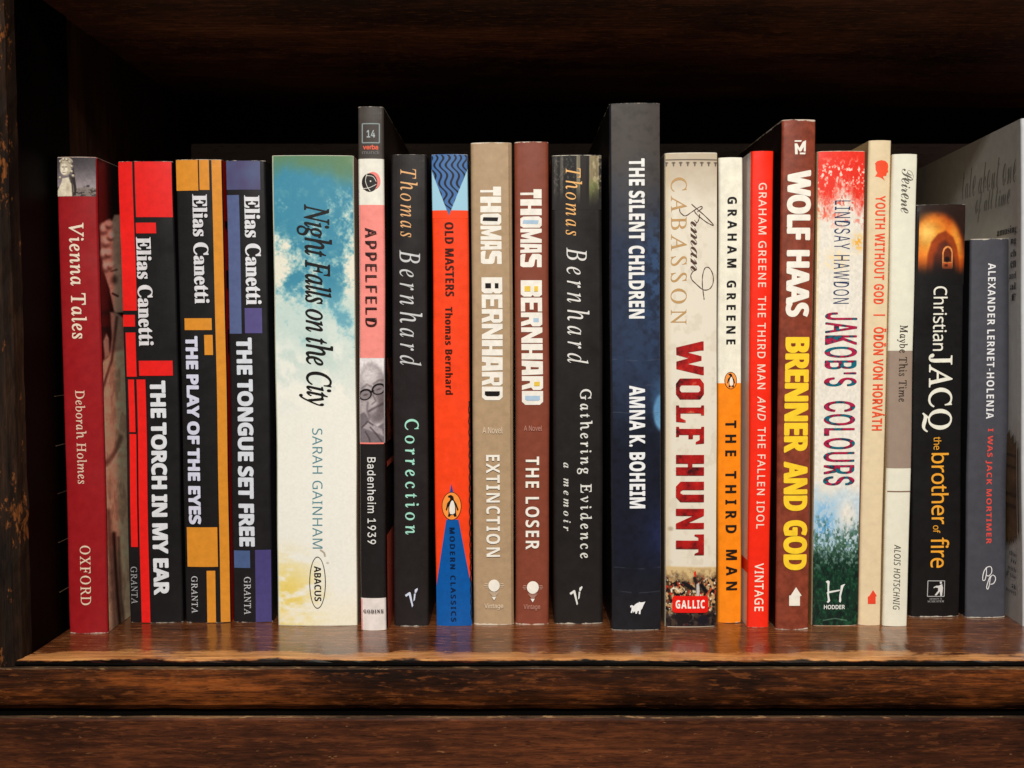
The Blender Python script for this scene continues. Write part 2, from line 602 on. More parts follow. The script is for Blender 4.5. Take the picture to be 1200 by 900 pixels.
class Book:
    row = []

    def __init__(s, label, TL, TR, BL, BR, color, left=None, right=None, depth=.128, yaw=0.0, bands=None, wear=.5,
                 rough=.36, grain=.08, r=.0009, spec=.3, dy=0.0, bulge=.0008):
        p, q = on_z(*BL), on_z(*BR)
        y = (p.y + q.y) / 2 + dy
        a, b = on_y(*BL, y), on_y(*BR, y)
        c, d = on_y(*TL, y), on_y(*TR, y)
        H = (c.z + d.z) / 2
        lean = ((c.x - a.x) + (d.x - b.x)) / 2 / H
        s.W = ((b.x - a.x) + (d.x - c.x)) / 2 - .00015
        s.H = math.hypot(H, lean * H)
        th = math.atan(lean)
        z0 = max(0.0, s.W * math.sin(th)) + .00003
        s.root = thing('book', label, 'book', (a.x + .00007, y, z0), GROUP)
        s.root.rotation_euler = (0, th, math.radians(yaw))
        s.M = Matrix.Translation(s.root.location) @ s.root.rotation_euler.to_matrix().to_4x4()
        s.Mi = s.M.inverted()
        s.D = depth
        s.lay = 0
        left = left or color
        right = right or color
        W_, H_ = s.W, s.H
        # page block, then the cover wrapped round it
        t = .00035
        boxm('page_block', (t + .0001, t + .0016, .0002), (W_ - t - .0001, depth - .001, H_ - .0004), PAPER, s.root)
        zs = [(0.0, color)]
        if bands:
            zs = []
            for (py, cc) in bands:           # from the top down: (upper limit in the photo, colour)
                zs.append((s.uv((TL[0] + TR[0]) / 2, py)[1], cc))
            zs = sorted(zs)
            zs = [(0.0, zs[0][1])] + [(zs[i][0], zs[i + 1][1]) for i in range(len(zs) - 1)]
        lev = [z for z, _ in zs] + [H_]
        mats = [PAPER, cover_mat('left_cover_card', left, H_, W_, wear, rough, grain, spec=spec),
                cover_mat('right_cover_card', right, H_, W_, wear, rough, grain, spec=spec)]
        for _, cc in zs:
            mats.append(cover_mat('spine_card', cc, H_, W_, wear, rough, grain, spec=spec))
        out = [(0, depth), (0, .02), (0, r)]
        for k in range(1, 5):
            an = math.pi / 2 * k / 5
            out.append((r - r * math.cos(an), r - r * math.sin(an)))
        out += [(r, 0), (W_ - r, 0)]
        for k in range(1, 5):
            an = math.pi / 2 * k / 5
            out.append((W_ - r + r * math.sin(an), r - r * math.cos(an)))
        out += [(W_, r), (W_, .02), (W_, depth)]
        inn = [(min(max(x, t), W_ - t), max(yy, t)) for x, yy in out]
        n = len(out)
        V, F, I = [], [], []
        for z in lev:
            V += [(x, yy, z) for x, yy in out] + [(x, yy, z) for x, yy in inn]
        for li in range(len(lev) - 1):
            a0, a1 = li * 2 * n, (li + 1) * 2 * n
            for j in range(n - 1):
                F.append((a0 + j, a0 + j + 1, a1 + j + 1, a1 + j))
                I.append(1 if j < 2 else (2 if j >= n - 3 else 3 + li))
                F.append((a0 + n + j + 1, a0 + n + j, a1 + n + j, a1 + n + j + 1))
                I.append(0)
        top = (len(lev) - 1) * 2 * n
        for j in range(n - 1):
            F.append((j + 1, j, n + j, n + j + 1))
            F.append((top + j, top + j + 1, top + n + j + 1, top + n + j))
            I += [0, 0]
        o = mesh('cover', V, F, s.root, mats, I)
        s.cover = o
        s.bulge = bulge
        Book.row.append(s)

    def soften(s, seed):
        """give the flat card the slight round, waviness and bumped corners of a read paperback"""
        rr = random.Random(seed)
        W_, H_ = s.W, s.H
        ph = [rr.uniform(0, 6.28) for _ in range(6)]
        A, Bq, C_ = rr.uniform(.00008, .0002), rr.uniform(.00008, .0002), rr.uniform(.0001, .0005)
        bump = [rr.uniform(.0, .0003) for _ in range(4)]

        def f(P):
            u, y, v = P[:, 0], P[:, 1], P[:, 2]
            k = np.clip(1 - y / .012, 0, 1)
            q = v / H_
            dy = s.bulge * (2 * u / W_ - 1) ** 2
            dy = dy + C_ * np.sin(3.14159 * q) * .6 + A * np.sin(9 * q + ph[0]) + A * .5 * np.sin(21 * q + ph[1])
            for c, (cu, cv) in enumerate(((0, 0), (W_, 0), (0, H_), (W_, H_))):
                dy = dy + bump[c] * np.exp(-((u - cu) / .0022) ** 2 - ((v - cv) / .0024) ** 2)
            du = Bq * np.sin(7 * q + ph[2]) + Bq * .5 * np.sin(17 * q + ph[3])
            R_ = P.copy()
            R_[:, 0] += du * k
            R_[:, 1] += dy * k
            return R_
        us = [W_ * i / 12 for i in range(1, 12)]
        vs = [.0015, .003, .005, H_ - .005, H_ - .003, H_ - .0015] + [H_ * i / 15 for i in range(1, 15)]
        for o in s.root.children:
            if o.name.startswith('page_block'):
                continue
            me = o.data
            if 'Print' not in me.color_attributes:
                bm = bmesh.new()
                bm.from_mesh(me)
                lo = [min(v.co[i] for v in bm.verts) for i in range(3)]
                hi = [max(v.co[i] for v in bm.verts) for i in range(3)]
                for ax, cuts in ((0, us), (2, vs)):
                    for c in cuts:
                        if lo[ax] + 1e-5 < c < hi[ax] - 1e-5:
                            n_ = Vector((1, 0, 0)) if ax == 0 else Vector((0, 0, 1))
                            bmesh.ops.bisect_plane(bm, geom=bm.verts[:] + bm.edges[:] + bm.faces[:], dist=1e-7, plane_co=n_ * c, plane_no=n_)
                bm.to_mesh(me)
                bm.free()
            P = np.empty(len(me.vertices) * 3)
            me.vertices.foreach_get('co', P)
            me.vertices.foreach_set('co', f(P.reshape(-1, 3)).ravel())
            me.update()

    # photo pixel -> (u, v) on the spine, or on the right / left cover (depth, v)
    def uv(s, px, py, face='spine'):
        d = s.Mi.to_3x3() @ ray(px, py)
        c = s.Mi @ CAM
        if face == 'spine':
            k = -c.y / d.y
            h = c + d * k
            return h.x, h.z
        x = s.W if face == 'right' else 0.0
        k = (x - c.x) / d.x
        h = c + d * k
        return h.y, h.z

    def at(s, u, v, lift, face='spine'):
        if face == 'spine':
            return (u, -lift, v)
        if face == 'right':
            return (s.W + lift, u, v)
        return (-lift, u, v)

    def next(s):
        s.lay += 1
        return INKZ * s.lay

    def poly(s, name, polys, color, face='spine', lift=None, rough=.36):
        """flat printed shapes given as polygons in photo pixels"""
        lift = lift or s.next()
        V, F = [], []
        for pts in polys:
            q = [s.uv(x, y, face) for x, y in pts]
            ar = sum(q[i][0] * q[(i + 1) % len(q)][1] - q[(i + 1) % len(q)][0] * q[i][1] for i in range(len(q)))
            if (ar < 0) != (face == 'left'):
                q = q[::-1]
            b = len(V)
            V += [s.at(u, v, lift, face) for u, v in q]
            F.append(tuple(range(b, b + len(q))))
        m = color if isinstance(color, bpy.types.Material) else ink(color, rough)
        return mesh(name, V, F, s.root, [m])

    def rect(s, name, x0, y0, x1, y1, color, face='spine'):
        """upright rectangle: x measured at its top edge y0, clamped to the spine"""
        lift = s.next()
        u0, v1 = s.uv(x0, y0, face)
        u1, _ = s.uv(x1, y0, face)
        _, v0 = s.uv(x0, y1, face)
        if face == 'spine':
            u0, u1 = max(u0, .0003), min(u1, s.W - .0003)
        else:
            u0, u1 = sorted((max(u0, .0008), max(u1, .0008)))
        v0, v1 = max(v0, .0002), min(v1, s.H - .0002)
        P = [(u0, v0), (u1, v0), (u1, v1), (u0, v1)]
        if face == 'left':
            P = P[::-1]
        m = color if isinstance(color, bpy.types.Material) else ink(color)
        return mesh(name, [s.at(u, v, lift, face) for u, v in P], [(0, 1, 2, 3)], s.root, [m])

    def stroke(s, name, paths, w, color, smooth=True, taper=False):
        polys = []
        for pts in paths:
            P = [np.array(p, float) for p in pts]
            if smooth and len(P) > 2:
                Q = []
                E_ = [P[0]] + P + [P[-1]]
                for i in range(1, len(E_) - 2):
                    p0, p1, p2, p3 = E_[i - 1:i + 3]
                    for k in range(6):
                        t = k / 6
                        Q.append(.5 * ((2 * p1) + (-p0 + p2) * t + (2 * p0 - 5 * p1 + 4 * p2 - p3) * t * t + (-p0 + 3 * p1 - 3 * p2 + p3) * t ** 3))
                Q.append(P[-1])
                P = Q
            L, R = [], []
            for i, p in enumerate(P):
                d = P[min(i + 1, len(P) - 1)] - P[max(i - 1, 0)]
                d = d / (np.linalg.norm(d) + 1e-9)
                nn = np.array((-d[1], d[0])) * w / 2
                if taper:
                    nn = nn * (.55 + .45 * abs(math.sin(i * .55)))
                L.append(p + nn)
                R.append(p - nn)
            for i in range(len(P) - 1):
                polys.append([tuple(L[i]), tuple(L[i + 1]), tuple(R[i + 1]), tuple(R[i])])
        return s.poly(name, polys, color)

    def ell(s, name, cx, cy, rx, ry, color, ring=None, n=40):
        P = [(cx + rx * math.cos(2 * math.pi * k / n), cy + ry * math.sin(2 * math.pi * k / n)) for k in range(n)]
        if ring is None:
            return s.poly(name, [P], color)
        Q = [(cx + (rx - ring) * math.cos(2 * math.pi * k / n), cy + (ry - ring) * math.sin(2 * math.pi * k / n)) for k in range(n)]
        return s.poly(name, [[P[k], P[(k + 1) % n], Q[(k + 1) % n], Q[k]] for k in range(n)], color)

    def text(s, name, txt, x0, y0, x1, y1, color, style='inter', space=1.0, emb=0.0, shear=0.0, horiz=False, face='spine', rough=.36, wob=0.0):
        """lettering whose ink fills the box given in photo pixels; it reads down the spine unless horiz"""
        V, F = glyphs(txt, style, space, shear)
        lo, hi = V.min(0), V.max(0)
        sz = np.maximum(hi - lo, 1e-6)
        lift = s.next()
        if face == 'spine':
            u0, v1 = s.uv(x0, y0)
            u1, _ = s.uv(x1, y0)
            _, v0 = s.uv(x0, y1)
        cells = [(0, 0)]
        e = np.array(emb if isinstance(emb, tuple) else (emb, emb), float)
        if e.max() > 0:
            cells = [(e[0] * math.cos(k * math.pi / 4), e[1] * math.sin(k * math.pi / 4)) for k in range(8)] + [(0, 0)]
        lo2, sz2 = lo - e, sz + 2 * e
        VV, FF = [], []
        for k, (dx, dy) in enumerate(cells):
            T = (V + (dx, dy) - lo2) / sz2
            b = len(VV)
            lf = lift + k * INKZ * .05
            if horiz:
                U = u0 + T[:, 0] * (u1 - u0)
                Vv = v0 + T[:, 1] * (v1 - v0)
            else:
                U = u0 + T[:, 1] * (u1 - u0)
                Vv = v1 - T[:, 0] * (v1 - v0)
            VV += [s.at(a, c, lf) for a, c in zip(U, Vv)]
            FF += [tuple(b + i for i in f) for f in F]
        m = color if isinstance(color, bpy.types.Material) else ink(color, rough)
        return mesh(name, VV, FF, s.root, [m])

    def blocks(s, name, word, x0, y0, x1, y1, widths, table, color, counters=None, gap=.04):
        """hand-drawn block capitals reading down the spine"""
        tot = sum(widths) + gap * (len(widths) - 1) * 10
        pos = 0.0
        polys, holes = [], []
        fx = lambda a, wd, b: (x0 + (x1 - x0) * b, y0 + (y1 - y0) * (pos + a * wd) / tot)
        # keep the letters parallel to the spine: x shifts with the lean of the book
        u_top, _ = s.uv(x0, y0)
        for i, (ch, wd) in enumerate(zip(word, widths)):
            P, Hs = table[ch]
            for poly in P:
                polys.append([fx(a, wd, b) for a, b in poly])
            for k, poly in enumerate(Hs):
                holes.append((i, [fx(a, wd, b) for a, b in poly]))
            pos += wd + gap * 10

        def straight(polys_):
            r = []
            for pl in polys_:
                q = []
                for x, y in pl:
                    ul, _ = s.uv(x0, y)
                    dx = (u_top - ul) * FPX / (s.root.location.y - CAM.y)
                    q.append((x + dx, y))
                r.append(q)
            return r
        s.poly(name, straight(polys), color)
        for cc in {c for c in (counters or {}).values()}:
            hs = [h for i, h in holes if (counters or {}).get(i) == cc]
            if hs:
                for h in hs:
                    s.poly('letter_counter', straight([h]), cc)
        rest = [h for i, h in holes if i not in (counters or {})]
        return straight(rest)

    def art(s, name, x0, y0, x1, y1, fn, step=.5, face='spine', u0=None, u1=None):
        """printed picture: a fine grid with one colour per vertex"""
        lift = s.next()
        nx, ny = max(2, int((x1 - x0) / step)), max(2, int((y1 - y0) / step))
        if face == 'spine':
            a = max(s.uv(x0, y0)[0], .0003) if u0 is None else u0
            b = min(s.uv(x1, y0)[0], s.W - .0003) if u1 is None else u1
        else:
            a, b = u0, u1
        vt = min(s.uv(x0, y0, 'spine')[1], s.H - .0002)
        vb = max(s.uv(x0, y1, 'spine')[1], .0002)
        U, Vv = np.meshgrid(np.linspace(a, b, nx), np.linspace(vt, vb, ny))
        if face == 'spine':
            Q = np.stack([U, np.full_like(U, -lift), Vv], -1)
        elif face == 'right':
            Q = np.stack([np.full_like(U, s.W + lift), U, Vv], -1)
        else:
            Q = np.stack([np.full_like(U, -lift), U, Vv], -1)
        Mn = np.array(s.M)
        Pw = Q @ Mn[:3, :3].T + Mn[:3, 3]
        X, Y = project(Pw)
        # shift so the picture keeps parallel to the spine
        Pp = fn(X, Y)
        C = srgb_lin(Pp)
        i = np.arange((ny - 1) * nx).reshape(ny - 1, nx)[:, :-1].ravel()
        if face == 'left':
            F = np.stack([i, i + 1, i + nx + 1, i + nx], 1)
        else:
            F = np.stack([i, i + nx, i + nx + 1, i + 1], 1)
        me = bpy.data.meshes.new(name)
        me.vertices.add(nx * ny)
        me.vertices.foreach_set('co', Q.reshape(-1))
        me.loops.add(F.size)
        me.loops.foreach_set('vertex_index', F.ravel().astype(np.int32))
        me.polygons.add(len(F))
        me.polygons.foreach_set('loop_start', np.arange(0, F.size, 4, dtype=np.int32))
        me.polygons.foreach_set('loop_total', np.full(len(F), 4, np.int32))
        me.update(calc_edges=True)
        at = me.color_attributes.new('Print', 'FLOAT_COLOR', 'POINT')
        at.data.foreach_set('color', np.concatenate([C.reshape(-1, 3), np.ones((nx * ny, 1))], 1).ravel().astype(np.float32))
        return link(name, me, s.root, [ART])


random.seed(3)
BLACK = (23, 21, 22)
WHITE = (226, 224, 220)

# ---- 1 dark red book with a statue
B = Book('dark red book with a stone statue pictured at its top, leftmost in the row',
         (65, 184), (112, 184), (80, 743), (126, 742), (148, 23, 28), left=(60, 16, 18), right=(30, 22, 21), wear=.5)


def statue_top(X, Y):
    p = Paint(X, Y, (0, 0, 0))
    g = ss(Y, 184, 224)[..., None]
    p.C = (1 - g) * np.array((62, 56, 60)) + g * np.array((150, 138, 140))
    p.put(ss(Y, 219, 221) * 1.0, (128, 116, 110))
    p.put(ss(fbm(X / 3, Y / 1.6, 3), .5, .62) * ss(Y, 217, 221), (64, 56, 54))
    p.put(p.ell(103, 218, 2, 1.5), (70, 60, 60))
    stone, shade = (214, 202, 178), (96, 86, 76)
    p.put(p.poly([(86, 196), (88, 208), (90, 222), (89, 229), (84, 229), (83, 212)]), (48, 42, 42))
    p.put(p.poly(Z(60, 180, 4.5, 28, 225, 32, 190, 50, 158, 58, 130, 92, 125, 100, 150, 118, 165, 122, 200, 112, 225)), stone)
    p.put(p.ell(76.5, 196, 7.2, 9.5), (186, 174, 150))
    p.put(p.ell(77, 189, 8, 4.5), (176, 164, 142))
    p.put(p.ell(74.5, 198, 4.2, 6.5), (222, 211, 188))
    for (a, b) in ((70, 189), (74, 186.5), (78, 187), (82, 190), (84, 195), (84, 201), (86, 206), (70, 208)):
        p.put(p.ell(a, b, 2.0, 1.8), (120, 108, 94))
        p.put(p.ell(a - .5, b - .6, 1.3, 1.1), (208, 196, 172))
    for (a, b) in ((73, 195.5), (77, 195.5)):
        p.put(p.ell(a, b, 1.3, 1.0, .8) * .8, (120, 106, 92))
    p.put(p.line([(75, 196), (74.5, 199.5)], .8), (160, 146, 124))
    p.put(p.line([(73.2, 202), (76.2, 202)], .9), (120, 100, 86))
    p.put(p.line([(82, 206), (85, 216), (86, 229)], 2.2, 1), (70, 60, 54))
    p.put(p.ell(79, 220, 2.5, 6, .8), (190, 176, 152))
    p.C *= (.86 + .28 * fbm(X / 2.2, Y / 2.2, 9))[..., None]
    return p.C


B.art('spine_picture', 65, 184.5, 112.5, 230, statue_top, .45)


def statue_side(X, Y):
    p = Paint(X, Y, (30, 21, 20))
    lt, md, dk = (226, 196, 174), (176, 144, 126), (70, 48, 42)
    n = fbm(X / 5, Y / 6, 31, 4)
    # hair and face in shadowed stone
    p.put(p.poly([(117, 272), (119, 262), (124, 258), (131, 260), (134, 252), (150, 250), (150, 366), (134, 366), (128, 338), (121, 318), (118, 296)], 1.6), md)
    for (a, b, r) in ((121, 267, 5), (128, 262, 4), (124, 282, 5), (130, 276, 4), (121, 297, 4.5), (127, 296, 4), (124, 312, 4.5), (130, 310, 4)):
        p.put(p.ell(a - 1, b + r * .9, r * .9, r * .7, .8) * .9, dk)
        p.put(p.ell(a, b - .6, r * .9, r, .7) * .9, lt)
    p.put(p.poly([(131, 316), (138, 300), (152, 298), (152, 362), (136, 366), (130, 344)], 2), (184, 150, 130))
    p.put(p.ell(134, 328, 3.4, 4.6, .9) * .8, (60, 42, 38))
    p.put(p.line([(130, 318), (137, 316)], 2, 1.2), (96, 70, 62))
    p.put(p.line([(132, 344), (138, 347)], 2.4, 1.2), (70, 46, 42))
    # neck, shoulder, raised arm
    p.put(p.poly([(129, 366), (136, 366), (150, 376), (150, 424), (127, 424), (131, 396)], 2), (160, 128, 112))
    p.put(p.poly([(120, 400), (124, 391), (127, 396), (128, 416), (122, 420)], 1.5), (168, 136, 118))
    p.put(p.poly([(114, 428), (130, 414), (152, 408), (158, 742), (118, 742)], 2.5), (196, 170, 140))
    p.put(p.line([(116, 466), (123, 444), (131, 422), (134, 398), (137, 372)], 3, 1.8), (84, 60, 52))
    p.put(ss(fbm(X / 6, Y / 26, 61, 4), .46, .62) * ss(Y, 420, 440) * .6, (150, 122, 100))
    p.put(p.line([(118, 546), (127, 540), (135, 530), (142, 512)], 5, 3) * .9, (104, 80, 68))
    p.put(p.line([(118, 552), (130, 546), (141, 526)], 2.4, 1.4) * .9, (214, 190, 160))
    p.put(p.line([(126, 600), (129, 650), (135, 735)], 6, 4) * .85, (84, 62, 54))
    p.put(p.line([(133, 626), (137, 690), (142, 745)], 5, 3), (38, 26, 24))
    p.put(p.line([(139, 630), (140, 660), (142, 700), (147, 745)], 3, 2) * .7, (60, 44, 38))
    p.C *= (1.15 + .4 * n)[..., None]
    return p.C


B.art('cover_picture', 112, 184.5, 150, 742, statue_side, .6, 'right', .0012, .030)
B.text('title_lettering', 'Vienna Tales', 80.7, 261, 99, 397, (232, 214, 192), 'ital', 1.08, .010, -.25)
B.text('editor_lettering', 'Deborah Holmes', 87.8, 457.5, 99.8, 567, (226, 192, 170), 'ital', 1.06, .006, -.25)
B.text('publisher_lettering', 'OXFORD', 93.3, 639.3, 105.8, 709, (228, 204, 178), 'ital', 1.12, .004, -.27)

# ---- 2-4 black books with coloured blocks
RED = (226, 30, 26)
B = Book('black book with bright red blocks and pale heavy lettering, next to the dark red book',
         (137, 189), (202, 189), (151.5, 730), (214, 730), BLACK, wear=.35)
for q in ((137, 189, 155.5, 364), (158.3, 189, 202, 254.5), (159.5, 261, 183, 273.5), (139.7, 369, 157.6, 382.8),
          (146.2, 389.7, 158.3, 441.5), (162.2, 422.8, 201.4, 440.4), (149, 444.8, 156.4, 506.5), (159.4, 444.8, 170, 731), (150.7, 508.8, 159, 641)):
    B.rect('red_block', *q, RED)
B.text('author_lettering', 'Elias Canetti', 159.5, 277.8, 177.3, 405.6, (214, 210, 212), 'serifb', 1.02, (.020, .004))
B.text('title_lettering', 'THE TORCH IN MY EAR', 175, 446, 193.4, 697, (216, 218, 222), 'sansb', .96, .022)
B.text('publisher_lettering', 'GRANTA', 153.3, 664, 161.2, 707.5, (150, 150, 152), 'ital', 1.1, .004, -.27)

ORG = (214, 138, 42)
B = Book('black book with orange blocks and a long orange stripe down its right edge',
         (205, 187), (260, 187), (217, 730), (271, 730), (24, 22, 23), right=(232, 32, 8), wear=.35)
for q in ((205.5, 187, 232, 223.4), (233.6, 187, 245, 222.6), (248, 187, 260.5, 731), (215.6, 373, 247.7, 386.8), (239, 392.5, 248.8, 416),
          (218.5, 618, 254.6, 664.3), (242.4, 668.8, 252.5, 731)):
    B.rect('orange_block', *q, ORG)
for y0, y1 in ((258, 266), (316, 337), (386, 414), (464, 469)):
    B.rect('black_block', 261, y0, 266, y1, (16, 14, 15), 'right')
B.text('author_lettering', 'Elias Canetti', 225.6, 227.8, 243.3, 356, (216, 214, 218), 'serifb', 1.02, (.020, .004))
B.text('title_lettering', 'THE PLAY OF THE EYES', 216.7, 393.8, 231.7, 614.3, (206, 206, 224), 'sansb', .96, .022)
B.text('publisher_lettering', 'GRANTA', 224.4, 675, 232, 718.3, (190, 190, 192), 'ital', 1.1, .004, -.27)

B = Book('black book with muted blue and violet blocks, left of the thick cloudy sky book',
         (265, 188), (311, 188), (273, 729.5), (321, 729.5), (28, 25, 27), wear=.35)
VB = mottled([(.35, (76, 70, 106)), (.65, (78, 96, 132))], 40)
B.rect('blue_block', 265, 188, 304.8, 222.2, VB)
B.rect('blue_block', 265.8, 228.5, 280.3, 391, (84, 96, 136))
B.rect('violet_block', 286.6, 361, 306.5, 390.5, (84, 76, 128))
B.rect('blue_block', 273.8, 645.4, 293, 665.7, (72, 92, 134))
B.rect('violet_block', 299, 644.6, 319.2, 731, (72, 64, 118))
B.text('author_lettering', 'Elias Canetti', 286.2, 228.9, 304.4, 357.3, (220, 220, 224), 'serifb', 1.02, (.020, .004))
B.text('title_lettering', 'THE TONGUE SET FREE', 276.2, 395.6, 295.1, 640.6, (210, 214, 222), 'sansb', .96, .022)
B.text('publisher_lettering', 'GRANTA', 286, 676, 294.2, 720, (190, 190, 192), 'ital', 1.1, .004, -.27)

# ---- 5 cloudy sky book
B = Book('thick book whose spine shows a teal cloudy sky fading into cream',
         (320, 182), (414.5, 182), (325, 733.5), (421, 733.5), (196, 198, 176), left=(120, 140, 136), right=(160, 160, 140), wear=.4)


def sky(X, Y):
    x = X - (Y - 182) * .009
    n = fbm(x / 26, Y / 24, 4, 6)
    n2 = fbm(x / 9, Y / 9, 14, 5, .62)
    nf = fbm(x / 2.2, Y / 2.2, 33, 3)
    p = Paint(X, Y, (62, 134, 160))
    g = ss(Y + (n - .5) * 30, 181, 212)[..., None]
    p.C = np.array((92, 128, 96)) * (1 - g) + p.C * g
    p.put(ss(n2, .45, .8) * .45 * ss(Y, 186, 220), (112, 166, 172))
    p.put(p.ell(408, 196, 20, 18, .6) * .6, (98, 128, 88))
    # cloud cover grows downwards, first at the left and on the right
    cl = (Y - 300) / 95 + (n - .5) * 2.2 + (n2 - .5) * 1.6 + (nf - .5) * .5
    cl = cl + 0.55 * np.exp(-((x - 322) / 22) ** 2 - ((Y - 310) / 45) ** 2) - .5 * np.exp(-((x - 352) / 20) ** 2 - ((Y - 320) / 40) ** 2)
    cl = cl + 0.5 * np.exp(-((x - 410) / 14) ** 2 - ((Y - 285) / 32) ** 2)
    cl = cl - 1.2 * np.exp(-((x - 398) / 13) ** 2 - ((Y - 378) / 20) ** 2) - .9 * np.exp(-((x - 388) / 16) ** 2 - ((Y - 330) / 26) ** 2)
    p.put(ss(cl, -.35, .35) * .75, (178, 204, 196))
    p.put(ss(cl, .1, .7), (226, 222, 204))
    p.put(ss(Y, 325, 365) * .45, (150, 196, 202))
    low = ss(Y + (n - .5) * 70, 375, 450)
    p.put(low * .95, (235, 232, 221))
    p.put((1 - ss(fbm(x / 18, Y / 22, 51), .40, .56)) * ss(Y, 380, 400) * (1 - ss(Y, 420, 500)) * .4, (170, 196, 190))
    yl = p.ell(334, 708, 34, 44, .9) * ss(fbm(x / 20, Y / 8, 8), .28, .62)
    p.put(yl * .95, (226, 198, 92))
    p.put(ss(Y, 680, 735) * .3, (230, 214, 160))
    p.put(p.ell(332, 721, 9, 4, .8) * .7, (236, 224, 196))
    p.put(p.line([(376, 645), (380, 648), (381, 652)], 1.8, .9) * .8, (140, 122, 104))
    p.put(p.ell(384, 660, 1.6, 1.2, .7) * .5, (150, 130, 112))
    p.C *= (.975 + .05 * nf)[..., None]
    return p.C


B.art('spine_picture', 320, 182, 415, 734, sky, .6)
B.text('title_lettering', 'Night Falls on the City', 347.3, 239, 388.8, 476, (24, 21, 20), 'ital', .97, .012, .06)
B.text('author_lettering', 'SARAH GAINHAM', 365, 502, 377, 643, (92, 138, 148), 'noto', 1.05)
B.ell('publisher_oval', 372.3, 682.8, 9.7, 30.5, (40, 36, 30), 1.0)
B.text('publisher_lettering', 'ABACUS', 368.2, 663.4, 376.4, 704.4, (30, 27, 24), 'sansb', 1.0)

# ---- 6 pink book with a portrait
PINK = (240, 142, 132)
B = Book('tall narrow book with pink band and small grey portrait photo on its spine',
         (418.5, 125), (449.5, 125), (422.5, 739), (452, 739), (30, 27, 27), left=(200, 130, 120), right=(44, 32, 29), wear=.4,
         bands=((125, (66, 59, 54)), (186, (232, 228, 214)), (240, PINK), (419.5, (196, 190, 190)), (519, (30, 27, 27)), (701, (228, 218, 212))))
P4 = [(424.4, 145), (444.4, 145), (444.4, 167.3), (424.4, 167.3), (424.4, 145)]
B.stroke('series_frame', [[P4[i], P4[i + 1]] for i in range(4)], 1.3, (136, 148, 148), False)
B.text('series_number', '14', 429.6, 152.5, 439.5, 161.3, (160, 170, 170), 'inter', 1, .02, 0, True)
B.text('series_lettering', 'verba', 425.2, 169.7, 443.2, 175.4, (222, 98, 72), 'inter', 1, .03, 0, True)
B.text('series_lettering', 'mundi', 424.3, 176.2, 444.3, 180.8, (122, 118, 116), 'inter', 1, .0, 0, True)
B.ell('emblem_disc', 437, 211.8, 8.6, 10.3, (240, 128, 120))
B.ell('emblem_disc', 433, 213.8, 9.2, 10.6, (40, 36, 34))
B.stroke('emblem_lines', [[(430, 204), (428.3, 212), (431, 220), (434, 224)], [(425, 221), (433, 220), (441, 216)], [(429, 206), (437, 207), (441, 213)]], .7, (220, 214, 202))
B.ell('emblem_dot', 434.3, 212.5, .9, 1.0, (225, 220, 208))


def portrait(X, Y):
    x = X - (Y - 419) * .006
    p = Paint(x, Y, (206, 200, 200))
    p.put(p.ell(435, 462, 18, 37, .10), (148, 140, 141))
    p.put(p.ell(433, 441, 12, 13, .8), (188, 181, 181))
    p.put(p.ell(449, 474, 8, 26, .8) * .8, (106, 98, 99))
    p.put(p.ell(437, 473, 5, 7, .8), (176, 168, 168))
    p.put(p.ell(426, 478, 5, 9, .8) * .7, (170, 162, 162))
    p.put(p.line([(424, 455), (430, 450.5), (435, 453)], 2.2, 1.2) * .6, (104, 96, 96))
    p.put(p.line([(438, 450), (444, 445.5), (450, 446)], 2.2, 1.2) * .6, (104, 96, 96))
    for (a, b) in ((428.0, 462.5), (443.6, 456)):
        p.put(p.ell(a, b, 8.1, 6.5, .10, -22), (34, 30, 32))
        p.put(p.ell(a, b + .4, 6.5, 4.9, .14, -22), (136, 128, 129))
        p.put(p.ell(a + .4, b + .2, 2.8, 1.0, .8, -16) * .7, (84, 77, 79))
    p.put(p.line([(434.5, 459.5), (437.5, 458)], 1.8, .5), (38, 33, 35))
    p.put(p.line([(437, 463), (440.5, 470), (436, 473.5)], 1.6, 1.1) * .7, (104, 96, 97))
    p.put(p.line([(432, 482), (440, 477.5), (450, 472.5)], 2.4, 1.4) * .7, (84, 76, 78))
    p.put(p.line([(431, 472), (430, 480), (433, 489)], 2, 1.4) * .6, (104, 96, 98))
    p.put(p.ell(443, 489, 9, 5, .8) * .6, (112, 104, 106))
    p.put(p.poly([(420, 486), (427, 483), (433, 493), (442, 500), (452, 494), (453, 522), (419, 522)], 1.2), (122, 114, 117))
    p.put(p.poly([(424, 501), (434, 492), (440, 499), (447, 503), (449, 511), (437, 506)], 1.2), (158, 150, 152))
    for L in ([(424, 501), (431, 494), (437, 498)], [(434, 501), (441, 509), (448, 519)], [(428, 506), (432, 513), (434, 520)]):
        p.put(p.line(L, 1.6, 1.1) * .8, (84, 76, 80))
    p.C = (p.C - 138) * 1.35 + 136
    p.C *= (.88 + .24 * fbm(x / 2.2, Y / 2.2, 6))[..., None]
    return p.C


